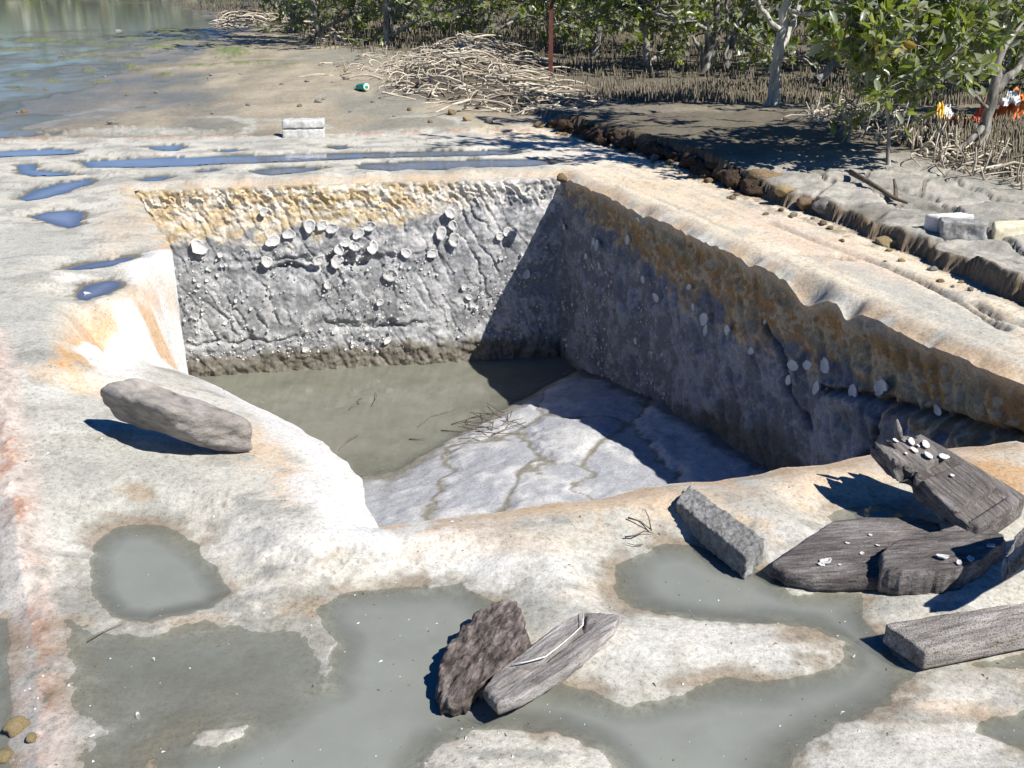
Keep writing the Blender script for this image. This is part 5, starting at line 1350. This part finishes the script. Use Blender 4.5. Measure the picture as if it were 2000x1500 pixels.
heap('grey root tangle on the ledge under the sapling', ((1560, 262), (1600, 248), (1680, 250), (1780, 285), (1780, 322), (1700, 325), (1640, 300), (1590, 290)), 130, 6, 0.14, 60, .15, .6, .006, .012)
heap('pale arching roots along the right edge of the ledge', ((1745, 325), (1850, 330), (1930, 345), (2010, 395), (1990, 415), (1920, 395), (1840, 372), (1770, 345)), 90, 7, 0.08, 60, .2, .7, .006, .013)

# ------------------------------------------------------------------ breathing roots (pegs)
def peg_fields():
    rg = np.random.default_rng(17)
    pts = []
    def field(poly, n, hlo, hhi, clump):
        W = [un(a, b, 0.05) for a, b in poly]; P = np.array([(p.x, p.y) for p in W]); got = 0
        while got < n:
            x = rg.uniform(P[:, 0].min(), P[:, 0].max(), 4000); y = rg.uniform(P[:, 1].min(), P[:, 1].max(), 4000)
            ok = inside(x, y, P) & (fbm(x * 1.1, y * 0.9, 3, 301) + 0.4 * rg.normal(size=4000) > clump)
            x, y = x[ok][:n - got], y[ok][:n - got]; got += len(x)
            pts.append(np.stack([x, y, rg.uniform(hlo, hhi, len(x))], 1))
    field(((1690, 272), (1800, 272), (2060, 278), (2100, 420), (2000, 385), (1860, 335), (1760, 325)), 1500, .05, .14, -0.5)
    field(((1100, 192), (1280, 160), (1640, 155), (2060, 200), (2060, 222), (1800, 225), (1600, 214), (1400, 208), (1250, 198)), 3200, .05, .13, -0.6)
    field(((1030, 110), (1100, 60), (1900, 60), (2100, 150), (2100, 215), (1300, 175), (1100, 170)), 4600, .06, .16, -0.4)
    field(((560, 55), (700, 35), (1000, 40), (1080, 60), (1060, 120), (900, 85), (760, 110), (620, 90)), 2300, .09, .2, -0.4)
    field(((420, 22), (560, 18), (1300, 20), (2000, 20), (2000, 60), (1100, 70), (700, 50), (430, 35)), 5200, .10, .22, -0.3)
    field(((330, 4), (420, 2), (1300, 2), (2000, 2), (2000, 20), (420, 22)), 4500, .12, .25, -0.3)
    P = np.concatenate(pts)
    z = ground(P[:, 0].copy(), P[:, 1].copy())[0]
    order = np.argsort(-P[:, 2] / P[:, 1])
    tops = set(order[:300].tolist())
    protos = []
    for k in range(5):
        mb = MB(); b = rg.normal(size=2) * .10
        mb.tube([(0, 0, -.1), (b[0] * .3, b[1] * .3, .5), (b[0], b[1], 1.0)], [.062, .055, .022], 6)
        protos.append(mb.mesh('breathing_root'))
        protos[-1].materials.append(M['peg'])
    rest = np.array([i for i in range(len(P)) if i not in tops])
    for i in order[:300]:
        o = bpy.data.objects.new('breathing_root', protos[int(rg.integers(5))]); COL.objects.link(o)
        h = P[i, 2]; o.location = (P[i, 0], P[i, 1], z[i]); o.scale = (.14, .14, h); o.rotation_euler = (rg.normal() * .1, rg.normal() * .1, rg.random() * 6)
        tag(o, 'short upright mangrove breathing root sticking out of the dark mud', 'breathing root', 'breathing roots standing in the mud')
    # the remaining thousands as one mass
    Q = P[rest]; zz = z[rest]; n = len(Q)
    r = np.where(Q[:, 1] > 25, .011, .0085) * rg.uniform(.8, 1.3, n)
    ln = rg.normal(size=(n, 2)) * .10
    th = np.arange(4) * math.pi / 2
    ring = np.stack([np.cos(th), np.sin(th)], 1)
    h = Q[:, 2]
    V = np.zeros((n, 9, 3))
    V[:, :4, :2] = Q[:, None, :2] + ring[None] * r[:, None, None]; V[:, :4, 2] = zz[:, None] - .02
    V[:, 4:8, :2] = Q[:, None, :2] + (ln * h[:, None] * .6)[:, None] + ring[None] * r[:, None, None] * .85; V[:, 4:8, 2] = (zz + h * .65)[:, None]
    V[:, 8, :2] = Q[:, :2] + ln * h[:, None]; V[:, 8, 2] = zz + h
    b = (np.arange(n) * 9)[:, None]
    F4 = np.concatenate([b + np.array([[k, (k + 1) % 4, 4 + (k + 1) % 4, 4 + k]]) for k in range(4)])
    F3 = np.concatenate([b + np.array([[4 + k, 4 + (k + 1) % 4, 8]]) for k in range(4)])
    tag(link('breathing_root_field', mesh_np('breathing_root_field', V.reshape(-1, 3), [F4, F3]), M['peg']), 'thousands of small upright breathing roots covering the mud under the mangroves', 'breathing roots', kind='stuff')
peg_fields()

# ------------------------------------------------------------------ mangroves
def leaves_np(P, D, Nn, L_, wr, detail):
    n = len(P)
    D = D / (np.linalg.norm(D, axis=1)[:, None] + 1e-9); S = np.cross(D, Nn); S /= np.linalg.norm(S, axis=1)[:, None] + 1e-9; U = np.cross(S, D)
    L_ = L_[:, None]; W = L_ * wr
    if detail:
        tpl = [(0, 0, 0), (.33, -.85, .12), (.72, -.75, .08), (1, 0, -.10), (.72, .75, .08), (.33, .85, .12), (.33, 0, 0), (.72, 0, -.02)]
        V = np.stack([P + D * L_ * a + S * W * .5 * b + U * L_ * c for a, b, c in tpl], 1)
        k = (np.arange(n) * 8)[:, None]
        F4 = np.concatenate([k + np.array([[1, 2, 7, 6]]), k + np.array([[6, 7, 4, 5]])])
        F3 = np.concatenate([k + np.array([q]) for q in ((0, 1, 6), (0, 6, 5), (2, 3, 7), (7, 3, 4))])
        return V.reshape(-1, 3), F4, F3
    V = np.stack([P, P + D * L_ * .5 - S * W * .55 + U * L_ * .07, P + D * L_, P + D * L_ * .5 + S * W * .55 + U * L_ * .07], 1)
    return V.reshape(-1, 3), None, np.concatenate([(np.arange(n) * 4)[:, None] + np.array([q]) for q in ((0, 1, 2), (0, 2, 3))])
LEAFM = []
for k in range(4):
    V, F4, F3 = leaves_np(np.zeros((1, 3)), np.array([[1.0, 0, 0]]), np.array([[0, 0.1 * k - .15, 1.0]]), np.array([1.0]), .42 + .05 * k, True)
    me = mesh_np('leaf', V, [F4, F3]); me.materials.append(M['leaf']); LEAFM.append(me)
def mangrove(name, label, mains, seed, subs=8, leaf=0.07, twigs=5, per=7, single=0, detail=True, group=None, sub_len=(.45, 1.0), low=0.35, spread=0.5, view=None, mat='trunk'):
    """mains: list of (points, r0, r1[, leafless]); first is the trunk"""
    rg = np.random.default_rng(seed)
    base = Vector(mains[0][0][0])
    root = thing(name, label, 'mangrove tree', tuple(base), group)
    off = Matrix.Translation(-base)
    tw = MB(); LP, LD, LN, LL = [], [], [], []
    for mi, (pts, r0, r1, *bare) in enumerate(mains):
        P = resample([tuple(p) for p in pts], 0.10)
        if len(P) > 4: P[1:-1] += rg.normal(size=(len(P) - 2, 3)) * min(0.012, r0 * .4)
        if mi == 0: P = np.vstack([P[:1] - np.array([[0, 0, .08]]), P])
        R = np.linspace(r0, r1, len(P))
        if mi == 0: R[:3] *= np.array([1.5, 1.3, 1.1])[:len(R[:3])]
        mb = MB(); mb.tube(P, R, 9)
        me = mb.mesh('trunk' if mi == 0 else 'limb'); me.transform(off); link('trunk' if mi == 0 else 'limb', me, M[mat], root)
        ns = 0 if bare else max(2, int(subs * (len(P) / 25.0 + .3)))
        for s in range(ns):
            t = low + (1 - low) * (rg.random() if mi == 0 else rg.random() ** .7 * .9 + .1)
            t = 1.0 if s == 0 else min(t, 1)
            i = min(int(t * (len(P) - 1)), len(P) - 2)
            T = P[i + 1] - P[i]; T /= np.linalg.norm(T) + 1e-9
            d = rg.normal(size=3); d[2] = d[2] * .6 + .25; d = T * .5 + d * spread * 1.6; d /= np.linalg.norm(d)
            L_ = rg.uniform(*sub_len); n = 7
            Q = [P[i]]
            for k in range(n):
                d = d + rg.normal(size=3) * .22 + np.array((0, 0, .05)); d /= np.linalg.norm(d); Q.append(Q[-1] + d * L_ / n)
            Q = np.array(Q); tw.tube(Q, np.linspace(min(.014, R[i] * .7), .004, len(Q)), 5, False)
            for w in range(twigs):
                j = int(rg.integers(2, n + 1)); e = rg.normal(size=3); e[2] += .3; e /= np.linalg.norm(e); e = e * .8 + d * .4
                tl = rg.uniform(.12, .34); Wp = np.array([Q[j], Q[j] + e * tl * .5, Q[j] + (e + rg.normal(size=3) * .2) * tl])
                tw.tube(Wp, [.004, .003, .002], 4, False)
                m = int(rg.poisson(per))
                for q in range(m):
                    f = rg.random() ** .6; pos = Wp[0] + (Wp[2] - Wp[0]) * f
                    dd = rg.normal(size=3); dd = dd / np.linalg.norm(dd) + e * .5
                    nn = rg.normal(size=3) * .55 + np.array((0.15, -.1, .8))
                    LP.append(pos); LD.append(dd); LN.append(nn); LL.append(leaf * (.5 + .85 * rg.random() ** .8))
    me = tw.mesh('twigs'); me.transform(off); tag(link('twigs', me, M[mat], root), kind='stuff')
    LP, LD, LN, LL = np.array(LP), np.array(LD), np.array(LN), np.array(LL)
    keep = np.ones(len(LP), bool)
    if single:
        u, v = pix(LP[:, 0], LP[:, 1], LP[:, 2])
        vis = np.where((u > -20) & (u < 2020) & (v > -10))[0]
        vis = vis[np.argsort(-LL[vis])][:single]; keep[vis] = False
        for i in vis:
            D = Vector(LD[i]).normalized(); S = D.cross(Vector(LN[i])).normalized(); U = S.cross(D)
            Rm = Matrix((D, -S, U)).transposed()
            o = bpy.data.objects.new('leaf', LEAFM[int(rg.integers(4))]); COL.objects.link(o); o.parent = root
            o.matrix_local = Matrix.LocRotScale(Vector(LP[i]) - base, Rm.to_quaternion(), Vector((LL[i],) * 3))
    if keep.any():
        V, F4, F3 = leaves_np(LP[keep], LD[keep], LN[keep], LL[keep], .5, detail)
        me = mesh_np('foliage', V - np.array(base), [F4, F3] if F4 is not None else [F3]); tag(link('foliage', me, M['leaf'], root), kind='stuff')
    return root
def dp(y, *px): return [und(a, b, y) for a, b in px]
def grow(y0, y1, *px):
    n = len(px); return [und(a, b, y0 + (y1 - y0) * i / (n - 1)) for i, (a, b) in enumerate(px)]
b1 = gp(1905, 300); y1 = b1.y
mangrove('mangrove_tree', 'leafy mangrove with a forked grey stem, nearest tree at the right border', [
    (dp(y1, (1902, 300), (1925, 240), (1945, 170), (1955, 90), (1965, 20), (1980, -100), (1985, -260)), .046, .02),
    (grow(y1, y1 + .5, (1940, 185), (2000, 110), (2080, 20), (2150, -130)), .032, .012), (grow(y1, y1 - .4, (1948, 140), (1900, 70), (1850, 0), (1800, -120), (1770, -260)), .026, .010),
    (grow(y1, y1 - .3, (1935, 215), (1880, 165), (1830, 150), (1790, 120)), .016, .007), (grow(y1, y1 + .3, (1952, 110), (1990, 50), (2000, -40), (2040, -200)), .026, .01), (grow(y1, y1 - .15, (1925, 240), (1890, 275), (1868, 300), (1855, 318)), .034, .014, True), ([Vector((4.05, 9.2, 1.4)), Vector((3.6, 9.1, 2.1)), Vector((3.0, 9.0, 2.55)), Vector((2.2, 8.8, 2.9))], .02, .008), ([Vector((4.1, 9.2, 1.9)), Vector((3.5, 9.6, 2.7)), Vector((2.6, 10.2, 3.1))], .02, .008)],
    21, subs=16, leaf=.095, twigs=6, per=9, single=300, low=.5)
b2 = gp(1735, 322); y2 = b2.y
mangrove('mangrove_sapling', 'thin pale mangrove sapling with a leafy top on the ledge', [
    (dp(y2, (1735, 322), (1738, 270), (1733, 220), (1728, 170), (1742, 110), (1760, 40), (1775, -60)), .016, .008),
    (grow(y2, y2 - .15, (1736, 240), (1772, 215), (1790, 180), (1800, 140)), .008, .004), (grow(y2, y2 - .2, (1733, 200), (1690, 165), (1665, 130), (1655, 90)), .009, .004), (grow(y2, y2 + .2, (1728, 170), (1790, 120), (1850, 80), (1890, 30)), .009, .004)],
    22, subs=16, leaf=.10, twigs=6, per=8, single=300, sub_len=(.2, .6), low=.5)
b3 = gp(1655, 278); y3 = b3.y
mangrove('mangrove_sapling', 'small drooping mangrove sapling left of the pale one', [(dp(y3, (1655, 278), (1666, 225), (1680, 180), (1692, 130), (1700, 70)), .011, .005)], 23, subs=9, leaf=.085, twigs=3, per=6, single=150, sub_len=(.15, .4), low=.3)
b4 = gp(1508, 206); y4 = b4.y
mangrove('mangrove_tree', 'mangrove with a thick pale trunk in the middle of the peg field', [
    (dp(y4, (1508, 206), (1514, 150), (1520, 100), (1530, 50), (1536, 0), (1545, -90), (1550, -230)), .07, .03),
    (grow(y4, y4 + .6, (1520, 105), (1550, 45), (1575, -20), (1610, -140)), .045, .015), (grow(y4, y4 - .5, (1528, 60), (1480, 10), (1440, -60), (1400, -150)), .035, .012), (grow(y4, y4 - .8, (1534, 20), (1600, 30), (1680, 10), (1760, -30)), .03, .01)],
    24, subs=18, leaf=.10, twigs=6, per=8, single=200, low=.5, mat='trunk_pale')
b5 = gp(1380, 142); y5 = b5.y
mangrove('mangrove_tree', 'grey mangrove with several stems rising from one base', [
    (dp(y5, (1378, 142), (1383, 100), (1385, 50), (1380, 0), (1370, -80), (1360, -200)), .09, .035), (grow(y5, y5 + .2, (1392, 120), (1400, 60), (1398, 0), (1415, -120)), .06, .02),
    (grow(y5, y5 + .3, (1418, 138), (1424, 90), (1445, 42)), .065, .055), (grow(y5, y5 - .3, (1378, 112), (1352, 72), (1320, 42), (1285, 20), (1250, -20)), .035, .012), (grow(y5, y5 - .6, (1385, 60), (1340, 30), (1300, -20), (1250, -90)), .035, .012), (grow(y5, y5 + .5, (1418, 130), (1420, 60), (1418, 0), (1440, -120)), .03, .012)],
    25, subs=12, leaf=.10, twigs=6, per=8, low=.45)
b6 = gp(1588, 168); y6 = b6.y
mangrove('mangrove_tree', 'dark mangrove stem leaning right behind the pale trunk', [(dp(y6, (1588, 168), (1612, 142), (1640, 116), (1700, 80), (1770, 20), (1830, -70)), .07, .03), (grow(y6, y6 + .5, (1640, 116), (1650, 50), (1640, -30), (1650, -140)), .035, .012), (grow(y6, y6 - .4, (1612, 142), (1560, 110), (1520, 118)), .02, .006)], 26, subs=12, leaf=.10, twigs=6, per=8, low=.45)
b7 = gp(908, 62); y7 = b7.y
mangrove('mangrove_tree', 'mangrove with splayed pale limbs behind the root heap', [(dp(y7, (908, 62), (912, 35), (922, 5), (930, -40), (925, -110)), .11, .04), (grow(y7, y7 - .5, (905, 50), (878, 22), (850, 2), (815, -25)), .06, .02), (grow(y7, y7 + .5, (912, 42), (940, 12), (962, -20), (1000, -60)), .05, .02), (grow(y7, y7 - 1, (905, 30), (880, 0), (860, -50)), .045, .02)], 27, subs=16, leaf=.12, twigs=6, per=10, detail=False, sub_len=(.6, 1.3), low=.2)
# young shoots
for k, (px, py, n, lb) in enumerate(((1220, 110, 14, 'young mangrove shoot with bright leaves in the shaded mud'), (1448, 140, 16, 'yellow-green seedling beside the many-stemmed mangrove'), (1395, 142, 6, 'tiny seedling at the foot of the grey mangrove'), (1160, 55, 12, 'small green shoot far back among the pegs'))):
    b = gp(px, py + 8); rg = np.random.default_rng(40 + k); mb = MB()
    t = thing('mangrove_seedling', lb, 'seedling', tuple(b)); top = np.array((.03, 0, .28 if n > 8 else .15)) * b.y / 15
    mb.tube([(0, 0, -.02), top * .5, top], [.006, .005, .003], 5); link('stem', mb.mesh('stem'), M['twig'], t)
    for q in range(n):
        o = bpy.data.objects.new('leaf', LEAFM[q % 4]); COL.objects.link(o); o.parent = t
        d = Vector(rg.normal(size=3)); d.z = abs(d.z) * .4; s = d.cross(Vector((0, 0, 1))).normalized(); d.normalize()
        o.matrix_local = Matrix.LocRotScale(Vector(top * rg.uniform(.4, 1)), Matrix((d, s.cross(d).cross(d) * -1 if False else -s, s.cross(d))).transposed().to_quaternion(), Vector((rg.uniform(.07, .11) * b.y / 15,) * 3))
# grove behind: three kinds, copied
def proto(seed, h, lean, label):
    rg = np.random.default_rng(seed); b = Vector((0, 0, 0)); mains = []
    top = Vector((lean, rg.normal() * .2, h))
    mains.append(([b, b.lerp(top, .3) + Vector((rg.normal() * .1, 0, 0)), b.lerp(top, .65) + Vector((rg.normal() * .15, 0, 0)), top], .075, .02))
    for k in range(8):
        a = k * 2.3 + rg.random(); f = .05 + .10 * k; s = b.lerp(top, f); L_ = rg.uniform(.9, 1.7); ri_ = rg.uniform(-.05, .35) if k < 4 else .8
        mains.append(([s, s + Vector((math.cos(a) * L_ * .5, math.sin(a) * L_ * .5, L_ * ri_ * .7)), s + Vector((math.cos(a) * L_, math.sin(a) * L_, L_ * ri_))], .04, .012))
    return mangrove('mangrove_tree', label, mains, seed, subs=10, leaf=.12, twigs=5, per=9, detail=False, group='mangroves of the shaded grove', sub_len=(.5, 1.1), low=.05, spread=.6)
PROT = [proto(61, 3.4, .3, 'low bushy grey mangrove in the shaded grove behind the peg field'), proto(62, 4.2, -.3, 'low bushy grey mangrove in the shaded grove behind the peg field'), proto(63, 2.8, .5, 'low bushy grey mangrove in the shaded grove behind the peg field')]
spots = [(-5.6, 28.5), (-4.4, 25.5), (-3.0, 27.5), (-2.6, 23.2), (-0.6, 23.5), (0.9, 26), (1.6, 21), (2.9, 23.5), (4.3, 20.5), (5.8, 17.3), (6.8, 13.8), (7.4, 20), (8.6, 16.5), (-6.8, 35), (-3.6, 33), (-0.8, 31.5), (2.0, 30), (4.6, 28.5), (7.2, 26), (10, 23), (-9.5, 45), (-5, 43), (-1, 41), (3, 39), (7, 37), (11, 34), (14, 30), (-12, 54), (-6, 53), (0, 52), (6, 50), (12, 47), (17, 42), (9.4, 12.2), (10.8, 15), (12.5, 19.5), (5.9, 10.6), (2.2, 17.6), (14, 25), (18, 34)]
ri = random.Random(5)
def copy_tree(src):
    c = src.copy(); COL.objects.link(c)
    for ch in src.children:
        d = ch.copy(); COL.objects.link(d); d.parent = c
    return c
zs = ground(np.array([s[0] for s in spots]), np.array([s[1] for s in spots]))[0]
for i, (x, y) in enumerate(spots):
    o = PROT[i] if i < 3 else copy_tree(PROT[ri.randrange(3)])
    s = ri.uniform(.8, 1.2); o.location = (x, y, zs[i]); o.rotation_euler = (0, 0, ri.uniform(0, 6.28)); o.scale = (s, s, s)
# far treeline beyond the flat: seen only as green in the still water
rg = np.random.default_rng(88); n = 14000
a = np.radians(rg.uniform(-70, 45, n)); R_ = rg.uniform(74, 92, n)
hh_ = 4.5 * rg.random(n) ** .8 * (0.75 + 0.4 * perlin(np.degrees(a) * .35, a * 0, 3))
P = np.stack([R_ * np.sin(a), R_ * np.cos(a), hh_], 1); D = rg.normal(size=(n, 3)); Nn = rg.normal(size=(n, 3)) + np.array((.3, -.6, .8))
V, F4, F3 = leaves_np(P, D, Nn, rg.uniform(.6, 1.3, n), .7, False)
tag(link('distant_treeline', mesh_np('distant_treeline', V, [F3]), M['leaf']), 'green mangrove treeline on the far side of the flat', 'treeline', kind='stuff')
for t in (lt1, lt2, lt3): t.scale = (1.35, 1.35, 1.35)
